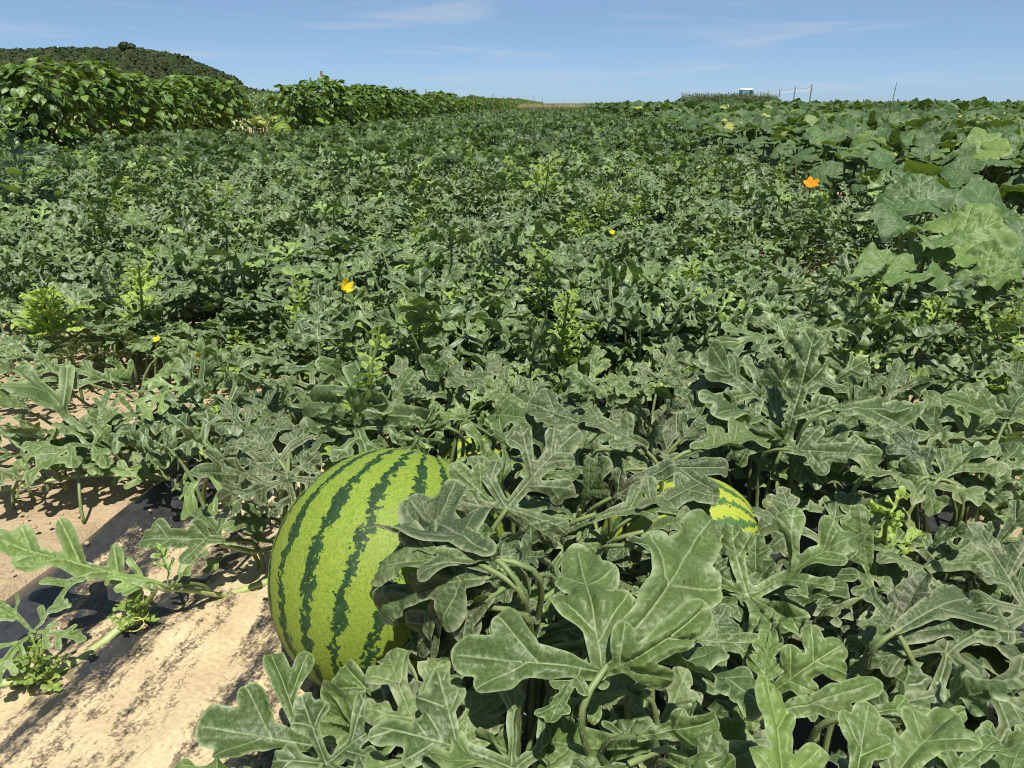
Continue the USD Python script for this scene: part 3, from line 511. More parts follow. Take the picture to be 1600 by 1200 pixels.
# T: tall leaf behind the small melon
vine(V_, 'tall pale watermelon leaf with silvery ribs rising right of the small melon', [
    (1222, 700, .19, 1285, 528, .335, 0, dict(fam=HN, k=8, s=1.02, bend=.15, tw=.55, fold=.15)), (1305, 640, .26, 1430, 642, .24, -15, dict(k=1)), (1228, 702, .2, 1368, 722, .2, 0, dict(k=4)), (1218, 660, .2, 1106, 560, .30, 0, dict(fam=HN, k=5, tw=.5, bend=.2)), (1225, 690, .2, 1188, 650, .24, 0, dict(k=3)), (1250, 760, .12, 1200, 800, .1, 0, dict(tone=.5)), (1290, 770, .12, 1330, 830, .1, 0, dict(tone=.45)), (1165, 660, .2, 1110, 640, .26), (1320, 640, .22, 1380, 590, .27, 0, dict(k=2)), (1270, 690, .18, 1340, 650, .22, 0, dict(k=7)), (1160, 600, .18, 1110, 560, .26), (1400, 620, .2, 1450, 590, .25), (1200, 770, .06, 1150, 730, .08, 0, dict(tone=.62))],
    root=at(1185, 800, .02), tone=.2)
# S: right of the small melon
vine(V_, 'deeply cut watermelon leaf stretched beside the right end of the small melon', [
    (1165, 938, .16, 1345, 818, .24, 0, dict(fam=HN, k=0, s=1.0, bend=.3)), (1200, 928, .16, 1318, 930, .17, -20, dict(k=3)), (1190, 945, .15, 1096, 895, .18, 0, dict(k=4)), (1180, 925, .16, 1180, 840, .2, 0, dict(k=2)), (1250, 930, .14, 1330, 860, .2, 0, dict(k=1)), (1130, 890, .15, 1130, 840, .19), (1360, 900, .14, 1330, 800, .21, 0, dict(k=5, fold=.4)), (1290, 950, .1, 1360, 970, .1)],
    root=at(1240, 985, .02), tone=.33, stems=[(((1250, 930, .02), (1320, 965, .02), (1400, 1000, .015), (1500, 1060, .015)), (.005, .006))])
vine(V_, 'dark drooping watermelon leaf scorched brown in patches, right of the pale shoot', [
    (1402, 985, .22, 1535, 945, .2, 0, dict(k=1, bend=.8, s=1.0)), (1400, 985, .22, 1352, 930, .23, 0, dict(k=4, bend=.7)), (1405, 990, .215, 1548, 1005, .17, -10, dict(k=5)), (1425, 1000, .20, 1572, 1060, .14, -8, dict(k=0)), (1470, 1030, .17, 1566, 1130, .10, 0, dict(k=6, bend=.4)), (1400, 980, .2, 1445, 900, .24, 0, dict(k=2))],
    root=at(1385, 1050, .02), tone=.12, mat='worn_watermelon_leaf')
vine(V_, 'glossy broad watermelon leaves filling the bottom right corner', [
    (1205, 1085, .2, 1312, 992, .24, 0, dict(k=0, s=1.0)), (1195, 1080, .2, 1200, 985, .23, 0, dict(k=2)), (1200, 1115, .2, 1365, 1082, .22, -12, dict(k=1)), (1225, 1260, .26, 1210, 1088, .28, 0, dict(k=3, bend=.3)), (1330, 1255, .27, 1345, 1105, .3, 0, dict(k=8, bend=.3)), (1375, 1250, .27, 1462, 1120, .29, 0, dict(k=5, bend=.4)), (1345, 1115, .22, 1455, 1120, .22, -18, dict(k=6)), (1440, 1135, .22, 1535, 1190, .19, 0, dict(k=7)), (1480, 1215, .22, 1560, 1170, .22, 0, dict(k=4)), (1340, 1060, .16, 1385, 1025, .18, 0, dict(k=5)), (1400, 1080, .14, 1440, 1045, .16), (1450, 1110, .12, 1530, 1110, .08, 0, dict(tone=.15)), (1130, 1180, .2, 1180, 1100, .23, 0, dict(k=2)), (1250, 1060, .14, 1180, 1060, .17), (1520, 1190, .1, 1580, 1180, .08, 0, dict(tone=.75)), (1440, 1190, .1, 1500, 1150, .1, 0, dict(tone=.75)), (1560, 1260, .2, 1600, 1160, .2)],
    root=at(1300, 1230, .02), tone=.45)
vine(V_, 'watermelon leaves with crisp curled margins at the right edge, below the pumpkin leaves', [
    (1462, 742, .2, 1395, 685, .23, 0, dict(k=0)), (1460, 748, .2, 1370, 750, .18, 0, dict(k=3)), (1455, 745, .2, 1532, 800, .13, -15, dict(k=1, bend=.9)), (1465, 750, .2, 1520, 700, .23, 0, dict(k=5)), (1445, 852, .16, 1520, 836, .2, 0, dict(k=4)), (1565, 655, .2, 1478, 625, .23, 0, dict(k=2)), (1570, 660, .2, 1600, 600, .25), (1560, 850, .17, 1610, 790, .21, 0, dict(k=8)), (1560, 860, .15, 1520, 900, .14), (1520, 930, .12, 1600, 920, .14, 0, dict(k=2)), (1540, 720, .18, 1600, 690, .22), (1480, 700, .18, 1440, 640, .24), (1570, 960, .1, 1600, 890, .14), (1420, 800, .1, 1360, 790, .12, 0, dict(tone=.5)), (1590, 1000, .08, 1550, 930, .12), (1510, 790, .1, 1575, 750, .15), (1550, 1010, .06, 1600, 1060, .05)],
    root=at(1500, 880, .02), tone=.2)
# W: the runner on the sand at the left
vine(V_, 'hairy watermelon runner with curling tendrils trailing left over sandy mulch', [
    (240, 915, .085, -2, 832, .14, 0, dict(fam=LON, k=0, s=1.0, bend=.35, root=at(225, 975, .02))), (262, 914, .085, 165, 888, .10, -10, dict(fam=LON, k=1, pet=False, s=1.0)), (265, 912, .085, 240, 858, .12, 0, dict(k=2, fam=LON, pet=False)), (268, 912, .085, 318, 862, .12, 0, dict(k=3, fam=LON, root=at(330, 935, .02))), (352, 868, .07, 318, 896, .06, 0, dict(k=6, s=1.0, fam=LOB, pet=False)),
    (52, 986, .075, 128, 996, .07, 0, dict(fam=LON, k=4, root=at(70, 1055, .02))), (50, 986, .075, -8, 1066, .055, 0, dict(fam=LON, k=2, pet=False)), (54, 984, .076, 118, 905, .10, 0, dict(fam=LON, k=3, pet=False)), (48, 984, .075, 8, 940, .09, 0, dict(fam=LON, k=1, pet=False))],
    tone=.52, fam=LON, stems=[(((-40, 1072, .02), (30, 1064, .018), (100, 1046, .018), (160, 1005, .02), (200, 975, .03), (255, 962, .014), (345, 934, .014), (430, 905, .014)), (.0048, .0052)), (((235, 916, .085), (265, 920, .07), (310, 924, .05), (356, 932, .016)), (.003, .0035)), (((415, 862, .02), (395, 858, .025), (355, 852, .08)), (.003, .0028))])
# X: runner on the bare soil further left
vine(V_, 'watermelon runner reaching over bare sand at the left edge, thin arching leaf stalks', [
    (38, 706, .085, 132, 690, .085, 0, dict(k=0, fam=LON, root=at(95, 752, .02))), (36, 706, .085, -20, 730, .07, 0, dict(k=2, fam=LON, pet=False)), (40, 702, .085, 30, 655, .11, 0, dict(k=3, fam=LON, pet=False)), (150, 684, .09, 26, 582, .17, 0, dict(k=1, fam=LON, s=1.0, root=at(195, 722, .02))), (152, 684, .09, 166, 618, .14, 0, dict(k=4, fam=LON, pet=False)), (148, 682, .09, 100, 690, .1, 0, dict(k=0, fam=LON, pet=False)), (232, 648, .1, 158, 658, .11, 0, dict(k=2, fam=LON, root=at(248, 678, .02))), (235, 645, .1, 290, 620, .13, 0, dict(k=3, fam=LON)),
    (265, 748, .03, 212, 708, .07, 0, dict(k=1, fam=LON, tone=.62, pet=False)), (265, 748, .03, 165, 738, .05, 0, dict(k=2, fam=LON, tone=.62, pet=False)), (265, 770, .03, 298, 738, .07, 0, dict(k=4, fam=LON, tone=.62, pet=False)), (200, 618, .12, 92, 566, .18, 0, dict(k=0, fam=LON)), (215, 612, .12, 182, 556, .2, 0, dict(k=1, fam=LON)), (230, 604, .12, 284, 575, .19, 0, dict(k=4, fam=LON)), (308, 598, .1, 256, 552, .19, 0, dict(k=2, fam=LON)), (398, 602, .1, 306, 600, .13, 0, dict(k=3, fam=LON)), (120, 620, .1, 60, 560, .18), (60, 650, .1, -10, 600, .16), (20, 690, .08, -20, 650, .12), (340, 620, .1, 320, 570, .18)],
    tone=.36, fam=LON, stems=[(((-30, 772, .015), (40, 758, .015), (95, 748, .018), (160, 742, .018), (265, 748, .03)), (.004, .003)), (((60, 735, .015), (100, 720, .02), (160, 690, .02), (260, 640, .02)), (.004, .003))])
def shoot(name, label, b, t, zb, zt, n, tone, size, fam=YNG):
    """a young vine tip standing up, small crinkled leaves all round it"""
    p = thing(name, label, 'vine shoot'); r = rng_of(label); B, T = at(b[0], b[1], zb), at(t[0], t[1], zt)
    C = bez(B, (B + T) / 2 + r.normal(size=3) * .015, T, n=12); e = Buf(); tube(e, C, [.0042, .0022], 7, .8)
    s = part(p, 'stem', e, 'young_watermelon_leaf'); hb = Buf(); hairs(hb, C, .003, 160, .004, r); part(s, 'stem_hair', hb, 'stem_hair', False)
    for i in range(n):
        f = (i + .5) / n; q = C[int(f * 11)]; az = i * 2.4 + r.normal() * .3; up = .25 + 1.1 * f
        d = np.array([math.cos(az), math.sin(az), up]); k = Buf()
        lay(k, fam[i % len(fam)], q + unit(d) * .006, d, UP - d * .2, size * (1.15 - .65 * f) * r.uniform(.8, 1.15), r, tone + r.normal() * .06, bend=r.uniform(-.2, .9), fold=.4, droop=.2, wave=.16, ruffle=.09)
        part(p, 'leaf', k, 'young_watermelon_leaf')
SH = 'watermelon_shoot'
shoot(SH, 'bright lime green young vine shoot between the scorched leaf and the small melon', (1396, 908), (1388, 796), .05, .22, 9, .75, .062)
shoot(SH, 'upright fuzzy vine shoot with lime leaves right of centre, above a curled tendril', (876, 596), (889, 462), .05, .30, 12, .6, .075)
shoot(SH, 'upright lime vine shoot with spreading toothed leaves left of centre', (660, 598), (654, 466), .06, .32, 13, .6, .085)
shoot(SH, 'upright fuzzy vine shoot in front of the lowest big pumpkin leaf', (1347, 560), (1356, 448), .08, .30, 11, .6, .075)
shoot(SH, 'tiny pale green vine shoot on mulch left of the grey drooping leaves', (334, 722), (340, 652), .04, .17, 7, .7, .055)
shoot(SH, 'feathery yellow-green vine shoot in the left part of the field', (224, 520), (216, 412), .06, .32, 13, .72, .08)
shoot(SH, 'low tuft of lime young leaves near the left edge', (78, 520), (72, 468), .14, .24, 14, .7, .09)
shoot(SH, 'dark upright vine tip with one pale yellow leaf far up the field', (846, 340), (858, 252), .05, .42, 12, .3, .16)
shoot(SH, 'pair of lime vine tips beside the low pumpkin leaf', (1432, 530), (1470, 470), .1, .25, 9, .6, .07)
shoot(SH, 'curled bright young tip on the runner over the mulch', (202, 972), (205, 925), .03, .075, 10, .35, .03)
shoot(SH, 'curled green young tip at the left edge of the mulch', (62, 1058), (58, 1010), .025, .06, 10, .3, .034)
def coil(label, P0, path, turns, rad, n=60):
    t = thing('tendril', label, 'tendril'); P = spline([at(*q) for q in path], 10); k = np.linspace(0, 1, n)
    base = np.stack([np.interp(k, np.linspace(0, 1, len(P)), P[:, c]) for c in range(3)], 1); a = turns * 2 * np.pi * np.clip((k - .45) / .55, 0, 1)
    off = rad * np.clip((k - .4) / .3, 0, 1)[:, None] * np.stack([np.cos(a) - 1, np.sin(a), .4 * np.sin(a * .5)], 1); b = Buf(); tube(b, base + off, [.0011, .0006], 6)
    part(t, 'strand', b, 'tendril')
coil('pale curled tendril on sandy mulch below the left runner', 0, [(45, 1050, .02), (46, 1090, .012), (70, 1112, .01), (90, 1116, .01)], 1.6, .008)
coil('looping pale tendril beside the curled tip of the runner', 0, [(190, 985, .02), (215, 985, .03), (232, 965, .045), (222, 950, .04)], 1.8, .012)
coil('tangle of yellowish tendrils below the fuzzy upright shoot', 0, [(890, 600, .06), (872, 585, .08), (866, 596, .07), (880, 606, .06)], 3., .012)
coil('thin pale tendril by the lime vine tips', 0, [(1480, 500, .12), (1500, 510, .12), (1490, 520, .12)], 2., .01)

def blossom(label, c, size, mat, facing, cat='flower', droop=.2):
    t = thing('flower', label, cat); f = unit(facing); x = unit(np.cross(f, [.2, .3, .9])); y = np.cross(f, x); r = rng_of(label)
    for k in range(5):
        a = k * 2 * np.pi / 5; u, s = np.meshgrid(np.linspace(0, 1, 7), np.linspace(-1, 1, 7), indexing='ij'); w = .42 * np.sin(np.pi * np.clip(u * .85 + .08, 0, 1)) ** .8
        rr = u * .95; h = .35 * u + droop * u * u - .12 * s * s + .05 * r.normal(size=u.shape); ca, sa = math.cos(a), math.sin(a)
        X = rr * ca - s * w * sa; Y = rr * sa + s * w * ca
        V = (c + size * (X[..., None] * x + Y[..., None] * y + h[..., None] * f)).reshape(-1, 3); i, j = np.meshgrid(np.arange(6), np.arange(6), indexing='ij')
        b = Buf().add(V, np.stack([i * 7 + j, i * 7 + j + 1, (i + 1) * 7 + j + 1, (i + 1) * 7 + j], -1).reshape(-1, 4)); part(t, 'petal', b, mat)
    b = Buf(); tube(b, bez(c, c - f * size * .9, c - f * size * 1.2 - UP * .06), [size * .16, size * .08], 7); part(t, 'stalk', b, 'vine_stem')
blossom('yellow watermelon flower open among leaves left of centre', at(538, 452, .27), .017, 'yellow_petal', (.5, -.5, .6), droop=.9)
blossom('small yellow watermelon flower low at the left, beside the feathery shoot', at(246, 531, .2), .009, 'yellow_petal', (-.2, -.5, .8))
blossom('tiny yellow flower in the middle distance', at(956, 363, .26), .010, 'yellow_petal', (.1, -.7, .6))
blossom('orange pumpkin flower at the edge of the pumpkin patch', at(1267, 288, .29), .038, 'orange_petal', (-.2, -.6, .75), droop=.15)
blossom('tiny withered yellow bud hanging from the runner on the mulch', at(364, 966, .008), .006, 'yellow_petal', (.1, -.3, .2))
blossom('tiny yellow bud below the runner on bare sand', at(103, 762, .008), .005, 'yellow_petal', (.1, -.3, .2))
blossom('small yellow bud right of the feathery shoot, over a lobed leaf', at(310, 553, .17), .008, 'yellow_petal', (.1, -.5, -.4))

# ------------------------------------------------------------------ kinds of plant that repeat over the field (abstract, copied below)
KINDS = '/World/plant_kinds'
stage.CreateClassPrim(KINDS)
def watermelon_leaves(r, n, R, fam, H=.30):
    out = []
    for i in range(n):
        az = r.uniform(0, 2 * np.pi); q = R * math.sqrt(r.random()); h = r.uniform(.09, H) * (1 - .45 * (q / R) ** 2)
        la = az + r.normal() * .8; pit = math.radians(r.choice([r.normal(8, 18), r.normal(48, 15)], p=[.5, .5])); size = r.uniform(.085, .155)
        d = np.array([math.cos(la) * math.cos(pit), math.sin(la) * math.cos(pit), math.sin(pit)])
        n_ = UP + r.normal(size=3) * .22; B = np.array([q * math.cos(az), q * math.sin(az), h])
        young = r.random() < .11; tone = np.clip(r.normal(.72, .08), 0, 1) if young else np.clip(r.normal(.27, .13), 0, .6)
        b = Buf(); lay(b, fam[r.integers(len(fam))], B, d, n_, size * (.7 if young else 1), r, tone, bend=r.uniform(-.1, 1.3), fold=r.uniform(.1, .8), droop=r.uniform(.1, 1.2), wave=.22, ruffle=.10, crumple=.07, curl=.08)
        e = B + d * .003; g = np.array([B[0] - d[0] * .05, B[1] - d[1] * .05, .015])
        tube(b, bez(g, g + UP * h * .6, e, n=5), [.004, .0026], 4, .6, .55)
        out.append(b)
    return out
def watermelon_stems(r, R):
    b = Buf()
    for k in range(5):
        a = r.uniform(0, 6.28); L = R * r.uniform(.9, 1.3); tube(b, spline([(0, 0, .015), (L * .4 * math.cos(a), L * .4 * math.sin(a), .02), (L * math.cos(a + .3), L * math.sin(a + .3), r.uniform(.02, .06))], 5), [.005, .003], 5, .6)
    return b
def young_tip(r, R):
    a = r.uniform(0, 6.28); q = R * r.uniform(.1, .8); B = np.array([q * math.cos(a), q * math.sin(a), .05]); T = B + np.array([r.normal() * .06, r.normal() * .06, r.uniform(.2, .33)])
    C = bez(B, (B + T) / 2, T, n=5); b = Buf(); tube(b, C, [.004, .002], 5, .8, .6); n = 9
    for i in range(n):
        f = (i + .5) / n; az = i * 2.4; d = np.array([math.cos(az), math.sin(az), .2 + 1.2 * f])
        lay(b, YNG[i % 4], C[0] + (C[-1] - C[0]) * f, d, UP - d * .2, .085 * (1.1 - .65 * f), r, np.clip(r.normal(.5, .12), 0, 1), bend=.5, fold=.4, droop=.2, wave=.15, ruffle=.08)
    return b
NK = 9
for k in range(NK):
    r = rng_of(f'wm{k}'); p = f'{KINDS}/watermelon_plant_kind_{k:03d}'; UsdGeom.Xform.Define(stage, p)
    for b in watermelon_leaves(r, 54, .40, MID): part(p, 'leaf', b, 'field_leaf')
    part(p, 'stem', watermelon_stems(r, .40), 'vine_stem')
    for q in range(k % 3): part(p, 'shoot', young_tip(r, .4), 'young_watermelon_leaf')
NF = 5
far_bufs = []
for k in range(NF):
    r = rng_of(f'wf{k}'); p = f'{KINDS}/far_watermelon_plant_kind_{k:03d}'; UsdGeom.Xform.Define(stage, p); B = Buf()
    for b in watermelon_leaves(r, 48, .46, LOW): B.merge(b)
    part(p, 'foliage', B, 'field_leaf'); far_bufs.append(B)
def pumpkin_leaves(r, n, R, fam, pale=.1):
    out = []
    for i in range(n):
        az = r.uniform(0, 6.28); q = R * math.sqrt(r.random()); h = r.uniform(.16, .44); tilt = r.normal(size=2) * .55; size = r.uniform(.13, .25)
        n_ = unit([tilt[0], tilt[1] - .38, 1]); a = r.uniform(0, 6.28); d = np.array([math.cos(a), math.sin(a), 0]); C = np.array([q * math.cos(az), q * math.sin(az), h])
        tone = np.clip(r.normal(.9, .06), 0, 1) if r.random() < pale else np.clip(r.normal(.42, .14), 0, .75)
        b = Buf(); lay(b, fam[r.integers(len(fam))], C, d, n_, size, r, tone, bend=r.uniform(-.5, .9), fold=r.uniform(.05, .5), droop=r.uniform(-.1, .6), wave=.09, ruffle=.07)
        g = np.array([q * .8 * math.cos(az) - .03, q * .8 * math.sin(az), .0]); tube(b, bez(g, g + UP * h * .6, C, n=6), [.008, .005], 5, .6, .35); out.append(b)
    return out
NP = 6; pumpkin_bufs = []
for k in range(NP):
    r = rng_of(f'pk{k}'); p = f'{KINDS}/pumpkin_plant_kind_{k:03d}'; UsdGeom.Xform.Define(stage, p)
    for b in pumpkin_leaves(r, 22, .48, PUH, .015): part(p, 'leaf', b, 'pumpkin_leaf')
    p = f'{KINDS}/far_pumpkin_plant_kind_{k:03d}'; UsdGeom.Xform.Define(stage, p); B = Buf()
    for b in pumpkin_leaves(r, 24, .55, PUM, .015): B.merge(b)
    part(p, 'foliage', B, 'pumpkin_leaf'); pumpkin_bufs.append(B)
    if k < 2:
        p = f'{KINDS}/yellow_squash_plant_kind_{k:03d}'; UsdGeom.Xform.Define(stage, p)
        for b in pumpkin_leaves(r, 22, .5, PUM, .7): part(p, 'leaf', b, 'pumpkin_leaf')
def pepper_plant(r, n, fam, H):
    out, stem = [], Buf()
    for k in range(7):
        a = r.uniform(0, 6.28); T = np.array([math.cos(a) * r.uniform(.08, .25), math.sin(a) * r.uniform(.08, .25), H * r.uniform(.7, .95)]); tube(stem, bez((0, 0, 0), (T[0] * .3, T[1] * .3, T[2] * .5), T, n=6), [.012, .004], 5, .5)
    for i in range(n):
        z = H * (1 - r.random() ** 1.25 * .84); u = z / H; Rm = .36 * (1 - max(u - .62, 0) ** 2 * 4.6) * (.72 + .28 * min(u / .35, 1)); az = r.uniform(0, 6.28); q = Rm * (r.random() ** .42)
        la = az + r.normal() * .5; pit = math.radians(r.normal(-28 + 50 * max(u - .8, 0) * 4, 22)); d = np.array([math.cos(la) * math.cos(pit), math.sin(la) * math.cos(pit), math.sin(pit)])
        b = Buf(); size = r.uniform(.10, .175); lay(b, fam[r.integers(len(fam))], np.array([q * math.cos(az), q * math.sin(az), z]), d, UP + np.array([math.cos(la), math.sin(la), 0]) * .3 + r.normal(size=3) * .25, size, r, np.clip(r.normal(.45, .2), 0, 1), bend=r.uniform(.3, 1.1), fold=.3, droop=.3, wave=.08, ruffle=.02); out.append(b)
    return out, stem
NPP = 5
for k in range(NPP):
    r = rng_of(f'pp{k}'); p = f'{KINDS}/pepper_plant_kind_{k:03d}'; UsdGeom.Xform.Define(stage, p)
    L, s = pepper_plant(r, 220, PEP, 1.0 + .12 * r.random())
    for b in L: part(p, 'leaf', b, 'pepper_leaf')
    part(p, 'stem', s, 'woody_stem')
    p = f'{KINDS}/far_pepper_plant_kind_{k:03d}'; UsdGeom.Xform.Define(stage, p); L, s = pepper_plant(r, 260, PEL, 1.0 + .12 * r.random()); B = Buf()
    for b in L: B.merge(b)
    part(p, 'foliage', B, 'pepper_leaf')

# ------------------------------------------------------------------ the field
FWD = .66                                  # half width of the view per metre, with a margin
right_edge = lambda Y: np.interp(Y, [0, 2.3, 3.6, 4.0, 5.9, 21, 120], [4, 4, 3.0, 1.5, 1.75, 3.3, 9.2])
row1_x = lambda Y: -3.55 + .049 * (Y - 12.7)
row2_x = lambda Y: -5.75 + .03 * (Y - 10.3)
def scatter(y0, y1, x0, x1, d0, grow, r):
    pts, Y = [], y0
    while Y < y1:
        d = d0 * (1 + grow * (Y - y0)); X = x0(Y) + r.random() * d
        while X < x1(Y): pts.append((X + r.normal() * d * .18, Y + r.normal() * d * .18)); X += d
        Y += d * .87
    return pts
view = lambda Y: FWD * Y + .35
r = rng_of('field')
G_W = 'watermelon plants of the open field'
L_W = 'watermelon plant with grey-green cut leaves, merged into the low leafy carpet of the field'
def melon_left(Y): return np.maximum(-view(Y), np.interp(Y, [0, 8.2, 9, 12, 13, 300], [-99, -99, -5.0, -4.6, row1_x(13) + .55, row1_x(300) + .6]))
pts = []
for (X, Y) in scatter(1.30, 62, melon_left, lambda Y: np.minimum(right_edge(Y), view(Y)), .36, .006, r):
    v = np.array([X, Y, .15 - CAM_H]); t = Y * CP - v[2] * SP; py = 600 - FPX * (Y * SP + v[2] * CP) / t; px = 800 + FPX * X / t
    if px < 490 and py > 545: continue
    if 378 < px < 436 and Y > 8.6: continue          # bare sand and the runners at the left
    if py > 640: continue                                 # the foreground vines stand here
    if r.random() < (.2 if Y < 4 else .14): continue
    if abs(X - 1.25) < .34 and 1.95 < Y < 2.65: continue
    pts.append((X, Y))
pts.sort(key=lambda q: q[1])
n_ind, n_part = 295, 150
rest = pts[n_ind:]
for i, (X, Y) in enumerate(pts[:n_ind]):
    kp = f'{KINDS}/watermelon_plant_kind_{r.integers(NK):03d}' if i < n_part else f'{KINDS}/far_watermelon_plant_kind_{r.integers(NF):03d}'
    copy_of(kp, V_, L_W, 'watermelon plant', G_W, (X, Y, 0), r.uniform(0, 360), r.uniform(.82, 1.12) * np.array([1, 1, r.uniform(.62, 1.0)]))
def instancer(name, label, bufs, mat, pts, r, s0, s1, kind='stuff', zs=1., cat=None):
    pi = UsdGeom.PointInstancer.Define(stage, '/World/' + fresh(name)); paths = []
    for k, b in enumerate(bufs):
        m = b.put(f'{pi.GetPath()}/clump_{k:03d}', mat); paths.append(m.GetPath())
    pi.CreatePrototypesRel().SetTargets(paths); n = len(pts); s = r.uniform(s0, s1, n); a = r.uniform(0, np.pi, n)
    pi.CreatePositionsAttr(Vt.Vec3fArray.FromNumpy(np.array(pts, np.float32).reshape(n, 3)))
    pi.CreateProtoIndicesAttr(Vt.IntArray.FromNumpy(r.integers(0, len(bufs), n).astype(np.int32)))
    pi.CreateScalesAttr(Vt.Vec3fArray.FromNumpy(np.stack([s, s, s * zs], 1).astype(np.float32)))
    pi.CreateOrientationsAttr(Vt.QuathArray([Gf.Quath(float(np.cos(x)), 0, 0, float(np.sin(x))) for x in a]))
    return tag(pi, label, cat, None, kind)
rest += scatter(62, 130, melon_left, right_edge, .8, .01, r)
instancer('watermelon_foliage', 'far grey-green watermelon foliage running to the horizon', far_bufs, 'field_leaf', [(x, y, 0) for x, y in rest], r, .85, 1.1, cat='foliage')
# low leaves under the foreground vines
G_U = 'low watermelon plants under the foreground leaves'
HNF = family('fill', 7, lambda r: lobe_shape(r, .95 + r.uniform(-.1, .25)), .042, True, .010)
melon_face = Polygon([(400, 1110), (405, 800), (500, 690), (640, 690), (720, 700), (720, 800), (600, 850), (610, 1000), (560, 1110)])
rf = rng_of('fill'); cells = {}
for Y in np.arange(.40, 1.62, .072):
    for X in np.arange(-.95, 1.45, .078):
        B = np.array([X + rf.normal() * .018, Y + rf.normal() * .018, rf.uniform(.09, .21)]); v = B - np.array([0, 0, CAM_H]); t = v[1] * CP - v[2] * SP
        px, py = 800 + FPX * B[0] / t, 600 - FPX * (v[1] * SP + v[2] * CP) / t
        if not (-40 < px < 1660 and 590 < py < 1290): continue
        if melon_face.buffer(62).contains(Point(px, py)): continue
        if np.linalg.norm(B[:2] - BIG[:2]) < .17 and px < 800: continue
        if 1075 < px < 1215 and 715 < py < 900: continue
        if px < 470:
            if py > 700 - .12 * px or rf.random() < (.25 if py < 650 else .55): continue
            B[2] *= .55
        if px < 560 and py > 800 and px + .2 * (1200 - py) < 480: continue
        cells.setdefault((int((X + 2) // .42), int(Y // .42)), []).append((B, t))
for key in sorted(cells):
    t_ = thing(V_, 'low watermelon plant whose leaves fill the gaps beneath the foreground foliage', 'watermelon plant', G_U); st_ = Buf()
    for B, t in cells[key]:
        az = rf.uniform(0, 6.28); pit = math.radians(rf.normal(14, 20)); d = np.array([math.cos(az) * math.cos(pit), math.sin(az) * math.cos(pit), math.sin(pit)]); size = rf.uniform(.085, .135); tone = np.clip(rf.normal(.30, .12), .05, .7)
        n = UP + unit(np.array([0, 0, CAM_H]) - B) * .5 + rf.normal(size=3) * .22; b = Buf()
        lay(b, HNF[rf.integers(7)], B, d, n, size, rf, tone, bend=rf.uniform(-.1, .9), fold=rf.uniform(.1, .6), droop=rf.uniform(.1, .9), wave=.18, ruffle=.08, crumple=.035, curl=.07)
        lp = part(t_, 'leaf', b, 'worn_watermelon_leaf' if rf.random() < .35 else 'watermelon_leaf')
        g = np.array([B[0] - d[0] * .05, B[1] - d[1] * .05, .0]); e = Buf(); tube(e, bez(g, g + UP * B[2] * .6, B + d * .003, n=7), [.003, .0022], 6, .5); part(lp, 'petiole', e, 'vine_stem')
rc = rng_of('crumbs'); cb = []
for k in range(4):
    m = trimesh.creation.icosphere(1, 1.0); v = np.array(m.vertices); v = v * (.6 + .8 * meshkit.noise(v * 1.6 + k * 7))[:, None] * np.array([1, 1, .65]); cb.append(Buf().add(v * .006, m.faces))
cp_ = []
for k in range(2600):
    X, Y = rc.uniform(-1.7, .1), rc.uniform(.5, 2.1)
    if X < edge_x(Y) - .01 or rc.random() < .10: cp_.append((X, Y, .010 if X < edge_x(Y) else .024))
instancer('soil_crumbs', 'small clods and crumbs of dry soil lying on the bare sand and mulch', cb, 'sandy_soil', cp_, rc, .2, .75, cat='soil crumbs')
# pumpkins
allp = sorted(scatter(4.0, 42, lambda Y: np.maximum(right_edge(Y) + .45, 0), view, .62, .006, rng_of('pumpkins')), key=lambda q: q[1])
for (X, Y) in allp[:290]:
    kp = f'{KINDS}/pumpkin_plant_kind_{r.integers(NP):03d}' if Y < 12 else f'{KINDS}/far_pumpkin_plant_kind_{r.integers(NP):03d}'
    copy_of(kp, 'pumpkin_plant', 'pumpkin plant with big rounded dark green leaves in the patch on the right', 'pumpkin plant', 'pumpkin plants of the right-hand patch', (X, Y, 0), r.uniform(-45, 45), r.uniform(.85, 1.1) * np.array([1, 1, r.uniform(.85, 1.08)]))
far_y = allp[290][1] if len(allp) > 290 else 42
instancer('pumpkin_foliage', 'far pumpkin foliage running to the horizon on the right', pumpkin_bufs, 'pumpkin_leaf', [(x, y, 0) for x, y in allp[290:] + scatter(42, 110, lambda Y: right_edge(Y) + .45, view, 1.1, .012, r) + [(x_, y_) for y_ in np.arange(111, 420, 3.2) for x_ in np.arange(right_edge(y_) + rf.uniform(0, 3), .62 * y_, 2.8 + y_ * .006)]], r, 1.0, 1.4, cat='foliage', zs=1.05)
